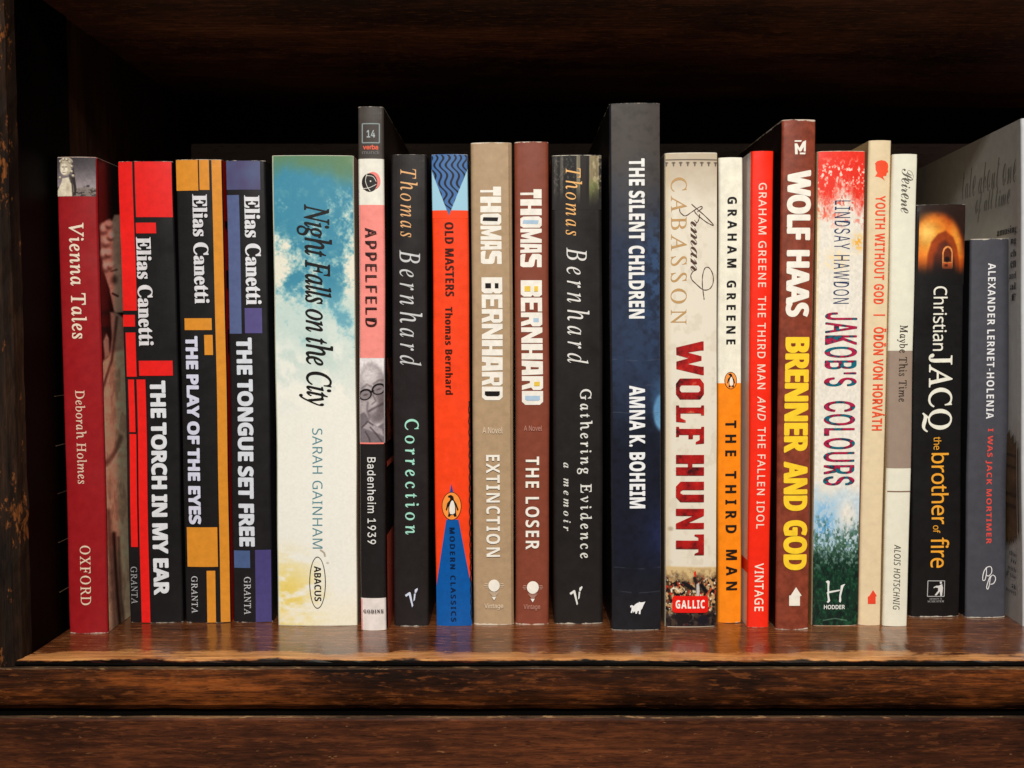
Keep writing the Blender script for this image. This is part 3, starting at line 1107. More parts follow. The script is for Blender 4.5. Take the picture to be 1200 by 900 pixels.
B.art('portrait_photo', 421.3, 420, 451.5, 518.4, portrait, .4)
B.rect('pink_line', 421, 518.4, 452, 520.2, (238, 130, 118))
B.rect('white_line', 418.5, 186.5, 420.4, 519, (236, 230, 222))
B.rect('pink_line', 422.2, 701.5, 424.4, 740, (240, 150, 142))
B.rect('coral_block', 451.5, 628, 461, 742, (222, 96, 74), 'right')
B.rect('coral_block', 451, 541.5, 461, 548, (222, 96, 74), 'right')
B.rect('brick_block', 450.5, 420, 461, 519, mottled([(.4, (58, 30, 24)), (.6, (140, 62, 44))], 160), 'right')
B.text('author_lettering', 'APPELFELD', 427.3, 267, 440.8, 382, (44, 28, 28), 'inter', 1.28, .004)
B.text('title_lettering', 'Badenheim 1939', 430.8, 535.6, 441, 637.2, (222, 220, 216), 'inter', 1.1, .008)
B.text('publisher_lettering', 'GODINE', 426, 713.6, 449.7, 717.8, (50, 44, 42), 'serifb', 1.2, .01, 0, True)


# ---- 7 dark memoir spine
def vmark(B, ox, oy, s=7.5, c=(222, 222, 226)):
    B.poly('publisher_mark', [Z(ox, oy, s, 735, 262, 775, 235, 785, 240, 808, 355, 798, 368, 770, 262, 745, 278),
                              Z(ox, oy, s, 815, 250, 830, 248, 822, 305, 810, 318), Z(ox, oy, s, 822, 215, 845, 200, 848, 215, 832, 245, 820, 240)], c)


B = Book('blackish book with gold and silver italic lettering above mint green lettering',
         (458.5, 181), (500, 181), (461.5, 734), (503, 734), (33, 28, 28), wear=.35)
B.text('author_lettering', 'Thomas', 469, 198, 489.3, 278, (226, 172, 116), 'ital', 1.25)
B.text('author_lettering', 'Bernhard', 468, 293, 494.6, 428.5, (200, 200, 200), 'ital', 1.35)
B.text('title_lettering', 'Correction', 474, 491, 490.5, 626.3, (162, 220, 198), 'ital', 1.36, .008, -.25)
vmark(B, 570 - 193.5, 662.2, 7.5, (206, 214, 232))

# ---- 8 orange-red and blue book
ORR = (242, 66, 22)
B = Book('orange-red book with blue wavy-lined triangle at top and blue wedge under a penguin badge',
         (504.5, 181), (548, 181), (511, 734), (552.5, 734), ORR, left=(40, 60, 84), right=(26, 34, 42), wear=.35,
         bands=((181, (64, 106, 160)), (198, (150, 196, 216)), (246.5, ORR), (690, (6, 84, 158))))


def waves(X, Y):
    x = X - (Y - 181) * .0118
    p = Paint(X, Y, (154, 198, 217))
    p.put(ss(Y, 246, 246.8), ORR)
    tri = p.poly([(500, 178), (553, 178), (547.6, 198.5), (525.8, 252.5), (504.6, 197)], .5)
    ph = x + 3.4 * np.sin(Y / 3.35) * (.9 + .25 * np.sin(Y / 9)) - (Y - 181) * .28 + 2.2 * (vnoise(x / 14, Y / 18, 5) - .5)
    d = np.abs(((ph / 7.0) % 1) - .5) * 7.0
    lines = 1 - ss(d, 1.0, 1.6)
    col = np.array((66, 108, 162)) * (1 - lines[..., None]) + np.array((22, 24, 34)) * lines[..., None]
    p.C = p.C * (1 - tri[..., None]) + col * tri[..., None]
    return p.C


B.art('wave_pattern', 504.5, 181, 549, 256, waves, .33)
B.poly('blue_wedge', [[(523.3, 609), (537.8, 609), (552, 688), (552.2, 733.6), (511.3, 733.6), (510.8, 688)]], (6, 84, 158))
B.poly('blue_spike', [[(527.1, 578), (531.8, 578), (529.4, 567)]], (40, 70, 150))


def penguin(B, cx, cy, rx, ry, ring=True):
    B.ell('badge_ring', cx, cy, rx, ry, (60, 30, 16))
    B.ell('badge_oval', cx, cy, rx - .8, ry - .8, (246, 148, 62))
    k = rx / 11.6
    f = lambda *p: [(cx + (a - 538) / 4.5 * k, cy + (b - 215) / 4.5 * k) for a, b in zip(p[::2], p[1::2])]
    B.poly('penguin_mark', [f(518, 168, 520, 160, 535, 155, 548, 165, 550, 180, 565, 205, 575, 235, 568, 240, 560, 215, 562, 255, 565, 270,
                              552, 272, 548, 262, 535, 262, 528, 272, 518, 270, 522, 255, 522, 215, 512, 240, 507, 235, 515, 200, 530, 182, 530, 172)], (24, 20, 20))
    B.poly('penguin_belly', [f(533, 195, 540, 184, 548, 188, 556, 215, 556, 250, 545, 258, 530, 256, 526, 240, 527, 215)], (236, 228, 214))


penguin(B, 529.6, 593, 11.6, 16.6)
B.text('title_lettering', 'OLD MASTERS', 520.5, 260.4, 531, 346.8, (62, 22, 12), 'sansb', 1.08)
B.text('author_lettering', 'Thomas Bernhard', 521.3, 359.6, 530.2, 462, (62, 22, 12), 'sansb', 1.12)
B.text('series_lettering', 'MODERN CLASSICS', 527, 618, 533.2, 728, (10, 32, 66), 'noto', 1.35, .02)
B.stroke('edge_pattern', [[(552 + .5 * math.sin(k * 1.9) - (734 - y) * .0082, y) for k, y in enumerate(range(470, 730, 4))]], 1.3, (30, 26, 24))

# ---- 9, 10 block lettered pair
OCT = [(.12, 0), (.88, 0), (1, .1), (1, .9), (.88, 1), (.12, 1), (0, .9), (0, .1)]
R4 = lambda a, b, c, d: [(a, b), (c, b), (c, d), (a, d)]
BLK = {
    'T': ([[(0, 1), (1, 1), (1, .62), (.64, .62), (.64, 0), (.38, 0), (.38, .62), (0, .62)]], []),
    'H': ([R4(0, 0, .4, 1), R4(.6, 0, 1, 1), R4(.4, .36, .6, .5)], []),
    'O': ([[(.05, .14), (.2, 0), (.85, 0), (1, .14), (1, .9), (.8, 1), (.2, 1), (.02, .86)]], [[(.34, .14), (.66, .1), (.7, .82), (.36, .86)]]),
    'M': ([[(0, 0), (0, 1), (.26, 1), (.5, .42), (.74, 1), (1, 1), (1, 0), (.74, 0), (.74, .46), (.57, .04), (.43, .04), (.26, .46), (.26, 0)]], []),
    'A': ([[(0, 0), (.06, 1), (.94, 1), (1, 0), (.66, 0), (.62, .2), (.42, .2), (.36, 0)]], [[(.44, .42), (.58, .42), (.56, .8), (.46, .8)]]),
    'S': ([[(.1, 0), (.9, 0), (1, .12), (1, .55), (.9, .64), (.42, .7), (.42, .78), (1, .78), (1, 1), (.1, 1), (0, .88), (0, .56), (.3, .44), (.62, .38), (.62, .2), (0, .24), (0, .1)]], []),
    'B': ([[(0, 0), (.86, 0), (1, .14), (1, .48), (.9, .56), (1, .64), (1, .88), (.88, 1), (0, 1)]], [R4(.36, .18, .68, .46), R4(.36, .64, .68, .82)]),
    'E': ([[(0, 0), (1, 0), (1, .2), (.36, .2), (.36, .42), (.86, .42), (.86, .6), (.36, .6), (.36, .8), (1, .8), (1, 1), (0, 1)]], []),
    'R': ([[(0, 0), (0, 1), (.86, 1), (1, .88), (1, .54), (.82, .44), (1, 0), (.68, 0), (.5, .38), (.34, .38), (.34, 0)]], [R4(.4, .58, .7, .84)]),
    'N': ([[(0, 0), (0, 1), (.32, 1), (.7, .42), (.7, 1), (1, 1), (1, 0), (.7, 0), (.3, .56), (.3, 0)]], []),
    'D': ([[(0, 0), (0, 1), (.78, 1), (1, .84), (1, .16), (.78, 0)]], [[(.34, .14), (.6, .14), (.7, .24), (.7, .78), (.6, .86), (.34, .86)]]),
}


def bulb(B, cx, cy, r, c, soft):
    B.ell('publisher_mark', cx, cy, r, r * 1.05, c, None, 16)
    L = []
    for k, (dy, wd, off) in enumerate(((-2, 4.2, 0), (-.2, 5, 0), (1.8, 4, 0))):
        for sg in (-1, 1):
            L.append([(cx + sg * (r + .8), cy + dy), (cx + sg * (r + wd), cy + dy)])
    B.stroke('publisher_mark_rays', L, .55, soft, False)
    L = [[(cx - a, cy + b), (cx + a, cy + b)] for a, b in ((5.4, 7.6), (4.3, 9.1), (3.3, 10.5), (2.2, 11.8))]
    B.stroke('publisher_mark_rays', L, .6, soft, False)
    B.poly('publisher_mark', [[(cx - 2.6, cy + 13), (cx + 2.4, cy + 13), (cx, cy + 17.2)]], c)


TAN = (172, 144, 112)
OFFW = (236, 230, 218)
B = Book('tan book with cream block capitals filled with black',
         (551.5, 167), (600, 167), (555, 732.5), (603, 732.5), TAN, right=(222, 190, 146), left=(190, 170, 150), wear=.75, r=.0016)
for wd, x0, y0, x1, y1, ws, ct in (('THOMAS', 562.8, 218.7, 587.2, 309.3, (11, 19, 14, 17, 11, 16), {2: (22, 18, 18)}),
                                   ('BERNHARD', 563.9, 325, 588.2, 469, (19, 16, 16, 18, 18, 17, 16, 16), {0: (22, 18, 18), 7: (22, 18, 18)})):
    rest = B.blocks('author_lettering', wd, x0, y0, x1, y1, ws, BLK, OFFW, ct, .12)
    if rest:
        for h in rest:
            B.poly('letter_counter', [h], TAN)
B.text('genre_lettering', 'A Novel', 565.6, 500.5, 589, 508, (224, 206, 182), 'inter', 1, 0, 0, True)
B.text('title_lettering', 'EXTINCTION', 569.6, 533, 585.8, 652.3, OFFW, 'sansb', 1.12)
bulb(B, 579.3, 685.7, 6.7, OFFW, (226, 208, 184))
B.text('publisher_lettering', 'Vintage', 568, 706.5, 590, 713.6, (226, 208, 184), 'inter', 1, 0, 0, True)
B.stroke('crease', [[(596.5, 168), (600.5, 732)]], .6, (140, 108, 76), False)

RB = (128, 64, 46)
B = Book('reddish brown book with cream block capitals filled with pale blue and yellow',
         (603.5, 166), (643.5, 166), (604.5, 732), (644.5, 732), RB, right=(170, 92, 40), left=(200, 180, 160), wear=.6, r=.0014)
BLU, YEL = (170, 194, 214), (228, 192, 72)
for wd, x0, y0, x1, y1, ws, ct in (('THOMAS', 610, 221.6, 635, 313, (11, 19, 14, 17, 11, 16), {2: BLU}),
                                   ('BERNHARD', 610.6, 328.4, 635.4, 474.4, (19, 16, 16, 18, 18, 17, 16, 16), {0: YEL, 2: BLU, 6: YEL, 7: BLU})):
    rest = B.blocks('author_lettering', wd, x0, y0, x1, y1, ws, BLK, OFFW, ct, .12)
    if rest:
        for h in rest:
            B.poly('letter_counter', [h], RB)
B.text('genre_lettering', 'A Novel', 613.5, 498.8, 634.5, 505, (190, 138, 122), 'inter', 1, 0, 0, True)
B.text('title_lettering', 'THE LOSER', 615.6, 535, 631.8, 644, OFFW, 'sansb', 1.12)
bulb(B, 624.6, 688, 7.0, OFFW, (206, 160, 142))
B.text('publisher_lettering', 'Vintage', 614, 707.3, 633.4, 714.6, (190, 138, 122), 'inter', 1, 0, 0, True)

# ---- 11 wide charcoal memoir
B = Book('wide charcoal book with gold and silver italic lettering and tree trunks pictured at its top',
         (646, 182), (706, 182), (649.5, 731.5), (707, 731.5), (31, 27, 26), wear=.5, r=.0015)


def trees(X, Y):
    p = Paint(X, Y, (18, 15, 14))
    for x0, x1, c, a in ((649, 654, (78, 72, 64), .7), (656, 661, (104, 98, 86), .75), (675, 681, (150, 140, 112), .9),
                         (690, 703, (150, 134, 98), .95), (681, 688, (40, 28, 22), .9), (662, 674, (12, 10, 10), .9)):
        m = ss(X, x0, x0 + 1.5) * (1 - ss(X, x1 - 1.5, x1)) * a
        p.put(m * (.65 + .5 * fbm(X / 2, Y / 16, int(x0))), c)
    p.put(ss(X, 690, 692) * (1 - ss(X, 700, 704)) * ss(Y, 205, 220) * .7, (104, 116, 58))
    p.put(ss(fbm(X / 2, Y / 3, 3), .55, .7) * ss(X, 648, 650) * (1 - ss(X, 672, 676)) * .5, (120, 112, 98))
    p.put(ss(fbm(X / 2, Y / 4, 13), .5, .7) * ss(X, 692, 696) * .5, (206, 190, 150))
    p.put(ss(Y + 14 * (fbm(X / 6, Y / 40, 2) - .5), 212, 242), (31, 27, 26))
    return p.C


B.art('spine_picture', 646.4, 182.6, 705.6, 246, trees, .4)
B.text('author_lettering', 'Thomas', 663, 197, 682.3, 276, (238, 180, 108), 'ital', 1.25)
B.text('author_lettering', 'Bernhard', 663.8, 290, 690, 426.2, (222, 218, 212), 'ital', 1.35)
B.text('title_lettering', 'Gathering Evidence', 675.6, 456, 694, 654.5, (222, 220, 212), 'ital', 1.30, .010, -.25)
B.text('title_lettering', 'a memoir', 660, 542, 668.6, 622.3, (216, 214, 206), 'bital', 1.4)
vmark(B, 570, 660, 7.5, (226, 224, 218))

# ---- 12 tall navy book
B = Book('tall dark navy book with white condensed capitals and a small white bull at its foot',
         (716, 121), (774.3, 121), (717, 739), (777.3, 739), (34, 34, 40), left=(12, 11, 12), right=(30, 30, 36), wear=.45, r=.0012, depth=.132)


def night(X, Y):
    x = X
    n = fbm(x / 20, Y / 26, 3, 5)
    n2 = fbm(x / 6, Y / 6, 7, 4)
    p = Paint(X, Y, (68, 61, 56))
    p.put(ss(Y + (n - .5) * 60, 170, 300), (38, 48, 70))
    p.put(np.exp(-((x - 774) / 24) ** 2 - ((Y - 325) / 70) ** 2) * ss(n2, .3, .7) * .6 * ss(Y, 220, 270), (62, 98, 142))
    p.put(np.exp(-((x - 745) / 40) ** 2 - ((Y - 410) / 60) ** 2) * ss(n, .35, .7) * .45, (46, 66, 98))
    p.put(ss(Y + (n - .5) * 70, 440, 540), (22, 25, 38))
    p.put(p.ell(777, 483, 11, 22, .18), (112, 168, 204))
    p.put(p.ell(772, 470, 8, 26, .7) * .5, (70, 112, 156))
    p.put(np.exp(-((x - 776) / 20) ** 2 - ((Y - 628) / 34) ** 2) * .7, (36, 44, 84))
    p.put(ss(Y, 640, 720), (28, 28, 33))
    for yy in (422, 451, 484, 666, 694):
        p.put((1 - ss(np.abs(Y - yy - .8 * np.sin(x / 9)), .2, .9)) * ss(vnoise(x / 8, Y * 0 + yy, 5), .35, .7) * .4, (86, 92, 104))
    p.put(ss(n2, .5, .8) * .16, (12, 14, 22))
    p.C *= (.72 + .5 * n2)[..., None]
    return p.C


B.art('spine_picture', 716.4, 121.4, 774, 739, night, .6)
B.text('title_lettering', 'THE SILENT CHILDREN', 736.7, 185.6, 755.6, 373.4, (232, 230, 226), 'sansb', 1.02, .012)
B.text('author_lettering', 'AMNA K. BOHEIM', 737, 452, 756, 596, (234, 234, 234), 'sansb', 1.02, .012)
B.poly('publisher_mark', [Z(700, 660, 7.5, 285, 375, 300, 368, 318, 376, 332, 360, 352, 348, 364, 346, 362, 338, 376, 344, 392, 344, 420, 338, 412, 352, 402, 372, 392, 398, 380, 412, 376, 448, 362, 446, 364, 418, 352, 420, 346, 442, 334, 444, 330, 424, 322, 424, 318, 436, 308, 418, 304, 438, 291, 434, 298, 408, 300, 384, 292, 392)], (232, 232, 232))

# ---- 13 cream book with a battle picture
B = Book('cream book with dark red capitals, brown handwriting and a battle scene at the foot',
         (779, 179), (842, 179), (779.5, 735), (840, 735), (206, 194, 172), left=(150, 132, 110), right=(120, 100, 84), wear=.7, r=.0015)


def battle(X, Y):
    n = fbm(X / 14, Y / 14, 5)
    n2 = fbm(X / 3.2, Y / 3.4, 8, 4, .6)
    p = Paint(X, Y, (223, 214, 196))
    p.put(1 - ss(Y + 30 * (n - .5), 182, 250), (188, 172, 148))
    p.put((1 - ss(X, 779, 789)) * .55, (196, 170, 128))
    p.put(ss(fbm(X / 9, Y / 12, 11), .56, .72) * .35, (196, 184, 162))
    p.put(p.ell(786, 620, 3, 2.4, .7) * .6, (150, 130, 106))
    p.put(p.line([(779, 187), (842, 187)], 1.3, .4), (84, 72, 62))
    for k in range(8):
        cx = 781.5 + k * 8.25
        p.put(p.ell(cx, 190.6, 2.2, 1.1, .3), (96, 84, 72))
        p.put(p.ell(cx, 192.6, .9, 2.3, .3), (96, 84, 72))
    # field and crowd
    p.put(ss(Y + 3 * (n - .5), 663, 666), (206, 178, 128))
    p.put(ss(n2, .50, .62) * ss(Y, 664, 670) * .5, (150, 116, 76))
    cr = ss(Y + 16 * (fbm(X / 8, Y / 8, 17) - .5), 672, 684)
    p.put(cr, (92, 66, 44))
    p.put(cr * ss(fbm(X / 4.2, Y / 4.6, 8, 4, .6), .46, .54), (22, 17, 18))
    p.put(cr * ss(fbm(X / 3.4, Y / 4.2, 27, 3), .52, .60), (190, 152, 104))
    p.put(cr * ss(fbm(X / 3, Y / 4, 37, 3), .66, .72), (176, 54, 30))
    p.put(cr * ss(fbm(X / 2.4, Y / 3, 47, 3), .68, .74), (232, 218, 190))
    p.put(ss(Y + 14 * (n2 - .5), 712, 722) * .75, (22, 18, 22))
    p.put(p.poly([(813, 671), (815.5, 669), (816, 676), (814, 678)]), (204, 48, 24))
    p.put(p.line([(800, 683), (808, 687), (813, 690)], 3, .8), (24, 20, 24))
    p.put(p.line([(814, 678), (816, 684), (817, 692)], 4, 1), (34, 26, 28))
    p.put(p.line([(818, 686), (818, 698)], 4, 1), (196, 186, 178))
    p.put(p.line([(822, 686), (828, 694)], 5, 1.2), (18, 16, 20))
    p.put(p.line([(828, 698), (834, 690)], 2.2, .8), (190, 80, 44))
    p.put(p.ell(800, 725, 8, 6, .3), (26, 20, 22))
    p.put(p.ell(824, 727, 7, 6, .3), (24, 22, 30))
    return p.C


B.art('spine_picture', 779.3, 180, 841.6, 735, battle, .5)
B.text('author_lettering', 'CABASSON', 786.3, 207.8, 805.3, 380.4, (186, 146, 94), 'ital', 1.25, .003, -.27)
hand = [Z(770, 180, 4.5, *q) for q in (
    (182, 266, 214, 294, 258, 332, 300, 376, 270, 366, 238, 344, 206, 316, 196, 296), (120, 290, 124, 310, 150, 328, 186, 306, 228, 280, 240, 286, 214, 306),
    (226, 318, 222, 344, 214, 362), (178, 640, 184, 664, 210, 690, 246, 718, 280, 712, 298, 680, 296, 636, 276, 602, 254, 604, 242, 640, 240, 690, 246, 740, 250, 770),
    (210, 612, 190, 622, 178, 642))]
B.stroke('handwritten_name', hand, 1.25, (82, 56, 48), True, True)
B.text('handwritten_name', 'rman', 809.3, 257.5, 817.6, 318, (82, 56, 48), 'script', .92)
WH = {
    'W': ([[(0, 1), (.27, 1), (.27, .9), (.33, .42), (.44, .92), (.57, .92), (.67, .42), (.75, .9), (.75, 1), (1, 1), (1, .93), (.82, .02), (.6, .02), (.5, .46), (.4, .02), (.18, .02), (0, .93)]], []),
    'O': ([[(.25, 0), (.75, 0), (1, .14), (1, .86), (.75, 1), (.25, 1), (0, .86), (0, .14)]], [[(.42, .14), (.58, .14), (.66, .2), (.66, .8), (.58, .86), (.42, .86), (.34, .8), (.34, .2)]]),
    'L': ([[(0, 0), (.96, 0), (1, .34), (.88, .34), (.74, .16), (.46, .16), (.46, .88), (.58, .9), (.58, 1), (0, 1), (0, .9), (.12, .88), (.12, .12), (0, .1)]], []),
    'F': ([[(0, 0), (0, .1), (.12, .12), (.12, .88), (0, .9), (0, 1), (.96, 1), (1, .7), (.88, .7), (.76, .84), (.46, .84), (.46, .6), (.7, .6), (.7, .44), (.46, .44), (.46, .12), (.58, .1), (.58, 0)]], []),
    'H': ([[(0, 0), (0, 1), (.42, 1), (.42, .58), (.6, .58), (.6, 1), (1, 1), (1, 0), (.6, 0), (.6, .42), (.42, .42), (.42, 0)]], []),
    'U': ([[(0, 1), (.4, 1), (.4, .24), (.48, .16), (.58, .16), (.64, .24), (.64, 1), (1, 1), (1, .16), (.76, 0), (.24, 0), (0, .16)]], []),
    'N': ([[(0, 0), (0, 1), (.34, 1), (.7, .42), (.7, 1), (1, 1), (1, 0), (.74, 0), (.34, .62), (.34, 0)]], []),
    'T': ([[(.3, 0), (.3, .8), (.14, .8), (.06, .66), (0, .66), (0, 1), (1, 1), (1, .66), (.94, .66), (.86, .8), (.7, .8), (.7, 0)]], []),
}
MRED = mottled([(.34, (60, 16, 18)), (.48, (150, 22, 22)), (.62, (186, 30, 24)), (.72, (200, 110, 80))], 140, detail=4, rough=.7)
cream = (222, 213, 195)
for ch, y0, y1 in (('W', 400, 439.5), ('O', 443.5, 468), ('L', 475, 495), ('F', 500, 520.3), ('H', 533, 557), ('U', 564.3, 588), ('N', 596, 619.5), ('T', 626, 650)):
    rest = B.blocks('title_lettering', ch, 792, y0, 824.8, y1, (10,), WH, MRED)
    if rest:
        B.poly('letter_counter', rest, cream)
cx0, cy0, cx1, cy1, rr = 787.8, 698, 829.8, 717.6, 3.4
rp = []
for (ax, ay, a0) in ((cx1 - rr, cy0 + rr, -90), (cx1 - rr, cy1 - rr, 0), (cx0 + rr, cy1 - rr, 90), (cx0 + rr, cy0 + rr, 180)):
    rp += [(ax + rr * math.cos(math.radians(a0 + k * 18)), ay + rr * math.sin(math.radians(a0 + k * 18))) for k in range(6)]
B.poly('publisher_badge', [rp], (226, 26, 16))
B.text('publisher_lettering', 'GALLIC', 791.6, 703, 825.6, 712.8, (244, 236, 226), 'sansb', 1.14, .01, 0, True)

# ---- 14 white over orange
B = Book('narrow book, white above and orange below, with a small orange penguin badge between',
         (843.3, 184.5), (871, 184.5), (841, 730), (870, 730), (246, 136, 18), left=(238, 190, 130), right=(222, 190, 150), wear=.35,
         bands=((184.5, (234, 229, 210)), (449, (246, 136, 18))))
penguin(B, 856.8, 446, 7.4, 10.2)
B.text('author_lettering', 'GRAHAM GREENE', 851.9, 230.6, 863.2, 403.4, (28, 26, 26), 'sansb', 1.5, .005)
for wd, y0, y1 in (('THE', 492.7, 534.5), ('THIRD', 552, 624.5), ('MAN', 644, 691.3)):
    B.text('title_lettering', wd, 850.3, y0, 863.3, y1, (34, 26, 20), 'sansb', 1.55, .005)

# ---- 15 bright red slim book
B = Book('slim bright red book with thin pale capitals and a grey-white side cover',
         (881, 177), (908, 177), (876, 735.5), (902, 735.5), (242, 42, 18), left=(228, 220, 220), right=(120, 20, 12), wear=.3, grain=.05)
B.rect('red_block', 876.5, 657, 869, 672, (228, 30, 20), 'left')
for wd, st, sh, y0, y1 in (('GRAHAM GREENE', 'noto', 0, 214.4, 336.5), ('THE THIRD MAN', 'noto', 0, 347, 456), ('AND', 'noto', .25, 464.5, 492.8), ('THE FALLEN IDOL', 'noto', 0, 500.5, 619.4)):
    B.text('title_lettering', wd, 889.8 - (y0 - 214) * .0095, y0, 899.3 - (y0 - 214) * .0095, y1, (250, 214, 194), st, 1.14, .008, sh)
B.text('publisher_lettering', 'VINTAGE', 884.5, 660, 895.2, 716.2, (252, 226, 208), 'noto', 1.1, .012)

# ---- 16 tall brown book
B = Book('tall rust brown book with fat white capitals above fat yellow capitals',
         (917.3, 140), (957, 140), (909.3, 738), (948.5, 738), (132, 60, 40), left=(34, 20, 18), right=(70, 30, 22), wear=.65, grain=.24, depth=.12)
B.poly('publisher_mark', [Z(830, 120, 7.5, 758, 332, 820, 332, 815, 345, 758, 345),
                          Z(830, 120, 7.5, 762, 455, 758, 360, 780, 360, 800, 400, 830, 345, 858, 332, 856, 430, 838, 430, 838, 390, 815, 430, 800, 430, 783, 400, 785, 455),
                          Z(830, 120, 7.5, 803, 440, 856, 440, 850, 455, 803, 455)], (240, 234, 220))
FW = (240, 234, 220)
B.text('author_lettering', 'WOLF', 922.8, 199, 951.2, 281.5, FW, 'sansb', .95, (.030, .014))
B.text('author_lettering', 'HAAS', 921.8, 293, 949.5, 371.4, FW, 'sansb', .95, (.030, .014))
YL = (250, 206, 48)
for wd, y0, y1 in (('BRENNER', 395, 531), ('AND', 541, 598.8), ('GOD', 609.5, 668)):
    o = (y0 - 395) * .0135
    B.text('title_lettering', wd, 921 - o, y0, 949.2 - o, y1, YL, 'sansb', .95, (.030, .014))
B.poly('publisher_mark', [Z(830, 660, 7.5, 708, 283, 722, 280, 768, 208, 818, 283, 803, 290, 803, 372, 708, 372)], (238, 232, 218))

# ---- 17 painted landscape book
B = Book('book with a painted spine going from red through cream to blue sky and dark green',
         (957.3, 177), (1015.3, 177), (951.3, 733.5), (1005, 733.5), (196, 160, 130), left=(214, 160, 90), right=(196, 30, 16), wear=.4, rough=.35, r=.0013)


def landscape(X, Y):
    x = X + (Y - 177) * .0135
    n = fbm(x / 12, Y / 22, 3, 5)
    n2 = fbm(x / 4, Y / 7, 9, 4, .6)
    n3 = fbm(x / 2.2, Y / 3.2, 19, 3)
    p = Paint(X, Y, (231, 224, 210))
    p.put((1 - ss(Y + 46 * (n2 - .5) + 10 * np.sin(x / 6), 214, 244)), (232, 52, 36))
    p.put(ss(n3, .58, .7) * (1 - ss(Y, 200, 250)) * ss(Y, 180, 200), (244, 214, 196))
    p.put(ss(n2, .56, .66) * ss(Y, 214, 226) * (1 - ss(Y, 245, 275)) * .8, (228, 70, 48))
    p.put(p.ell(970, 252, 16, 5, .8) * ss(n3, .4, .6) * .6, (230, 96, 70))
    p.put((1 - ss(x, 957, 964)) * ss(Y, 200, 260) * (1 - ss(Y, 420, 520)) * .9, (234, 196, 120))
    p.put(np.exp(-((x - 1008) / 7) ** 2 - ((Y - 284) / 9) ** 2) * ss(n3, .3, .6), (236, 164, 44))
    p.put(np.exp(-((x - 982) / 12) ** 2 - ((Y - 306) / 12) ** 2) * ss(n3, .4, .65) * .8, (238, 200, 130))
    p.put(ss(Y + 30 * (n - .5), 562, 592), (176, 204, 222))
    p.put(np.exp(-((x - 999) / 13) ** 2 - ((Y - 606) / 26) ** 2) * (.6 + n) * .95, (226, 222, 212))
    p.put(np.exp(-((x - 972) / 12) ** 2 - ((Y - 622) / 32) ** 2) * ss(n3, .42, .6), (92, 158, 206))
    p.put(np.exp(-((x - 1004) / 14) ** 2 - ((Y - 640) / 16) ** 2) * ss(n3, .42, .6), (74, 140, 190))
    p.put(ss(Y + 60 * (n2 - .5), 606, 640) * ss(n3, .32, .52), (66, 98, 80))
    p.put(ss(Y + 44 * (n2 - .5), 634, 664), (20, 48, 35))
    p.put(ss(n3, .5, .68) * ss(Y, 655, 670) * .55, (34, 94, 58))
    p.put(ss(fbm(x / 3, Y / 4, 29), .58, .7) * ss(Y, 625, 640) * (1 - ss(Y, 655, 676)) * .6, (140, 172, 158))
    p.put(ss(fbm(x / 5, Y / 9, 39), .52, .66) * ss(Y, 650, 670) * .7, (12, 26, 24))
    p.put(p.line([(965, 727), (978, 724.5), (992, 727)], 1.2, .6) * .6, (120, 160, 130))
    p.C *= (.93 + .14 * n3)[..., None]
    return p.C


B.art('spine_picture', 957.3, 177.3, 1015.3, 733.5, landscape, .5)
B.text('author_lettering', 'LINDSAY HAWDON', 978.2, 235, 997.2, 356, (46, 62, 100), 'inter', 1.14, .0)
JK = mottled([(.42, (20, 100, 118)), (.45, (34, 28, 46)), (.48, (160, 24, 62)), (.58, (178, 32, 74)), (.62, (26, 60, 84))], 190, (1, 1, 1.4), 2)
B.text('title_lettering', "JAKOB'S", 967.3, 366, 1006.2, 453, JK, 'inter', 1.10, .017)
B.text('title_lettering', 'COLOURS', 965.7, 470, 1003, 569, JK, 'inter', 1.10, .017)
B.poly('publisher_mark', [Z(950, 660, 7.5, 130, 160, 150, 150, 165, 160, 160, 200, 158, 280, 168, 330, 150, 348, 138, 340, 148, 325, 142, 265, 138, 262, 145, 250, 145, 180),
                          Z(950, 660, 7.5, 158, 245, 252, 230, 252, 242, 158, 262),
                          Z(950, 660, 7.5, 262, 195, 285, 185, 302, 182, 285, 205, 275, 240, 262, 290, 265, 325, 258, 345, 245, 335, 248, 280, 258, 230)], (226, 228, 222))
B.text('publisher_lettering', 'HODDER', 965.2, 708.6, 989.6, 713.6, (222, 224, 218), 'noto', 1.0, .02, 0, True)

# ---- 18 tan book with orange lettering
OR2 = (240, 82, 48)
B = Book('pale tan book with orange-red capitals and an orange head silhouette at the top',
         (1019.3, 164.5), (1046.3, 164.5), (1007, 733), (1033.3, 733), (228, 206, 168), left=(206, 178, 134), right=(200, 160, 110), wear=.4, grain=.05)
B.poly('head_silhouette', [Z(950, 130, 7.5, 575, 480, 570, 460, 590, 440, 625, 432, 660, 438, 685, 460, 690, 490, 685, 510, 690, 535, 675, 545, 670, 570, 645, 572,
                             640, 580, 658, 612, 625, 590, 600, 580, 570, 575, 590, 545, 575, 515)], OR2)
B.text('title_lettering', 'YOUTH WITHOUT GOD', 1026.3, 229.3, 1038.6, 356.3, OR2, 'inter', 1.12, .022)
B.poly('divider_line', [[(1023.7, 368.4), (1037.8, 368.4), (1037.8, 369.9), (1023.7, 369.9)]], OR2)
B.text('author_lettering', '\u00d6D\u00d6N VON HORV\u00c1TH', 1023.8, 383.2, 1039.6, 504.4, OR2, 'inter', 1.12, .022)
B.poly('publisher_mark', [Z(950, 660, 7.5, 505, 293, 516, 290, 550, 236, 584, 288, 573, 294, 573, 357, 505, 357)], (236, 72, 46))

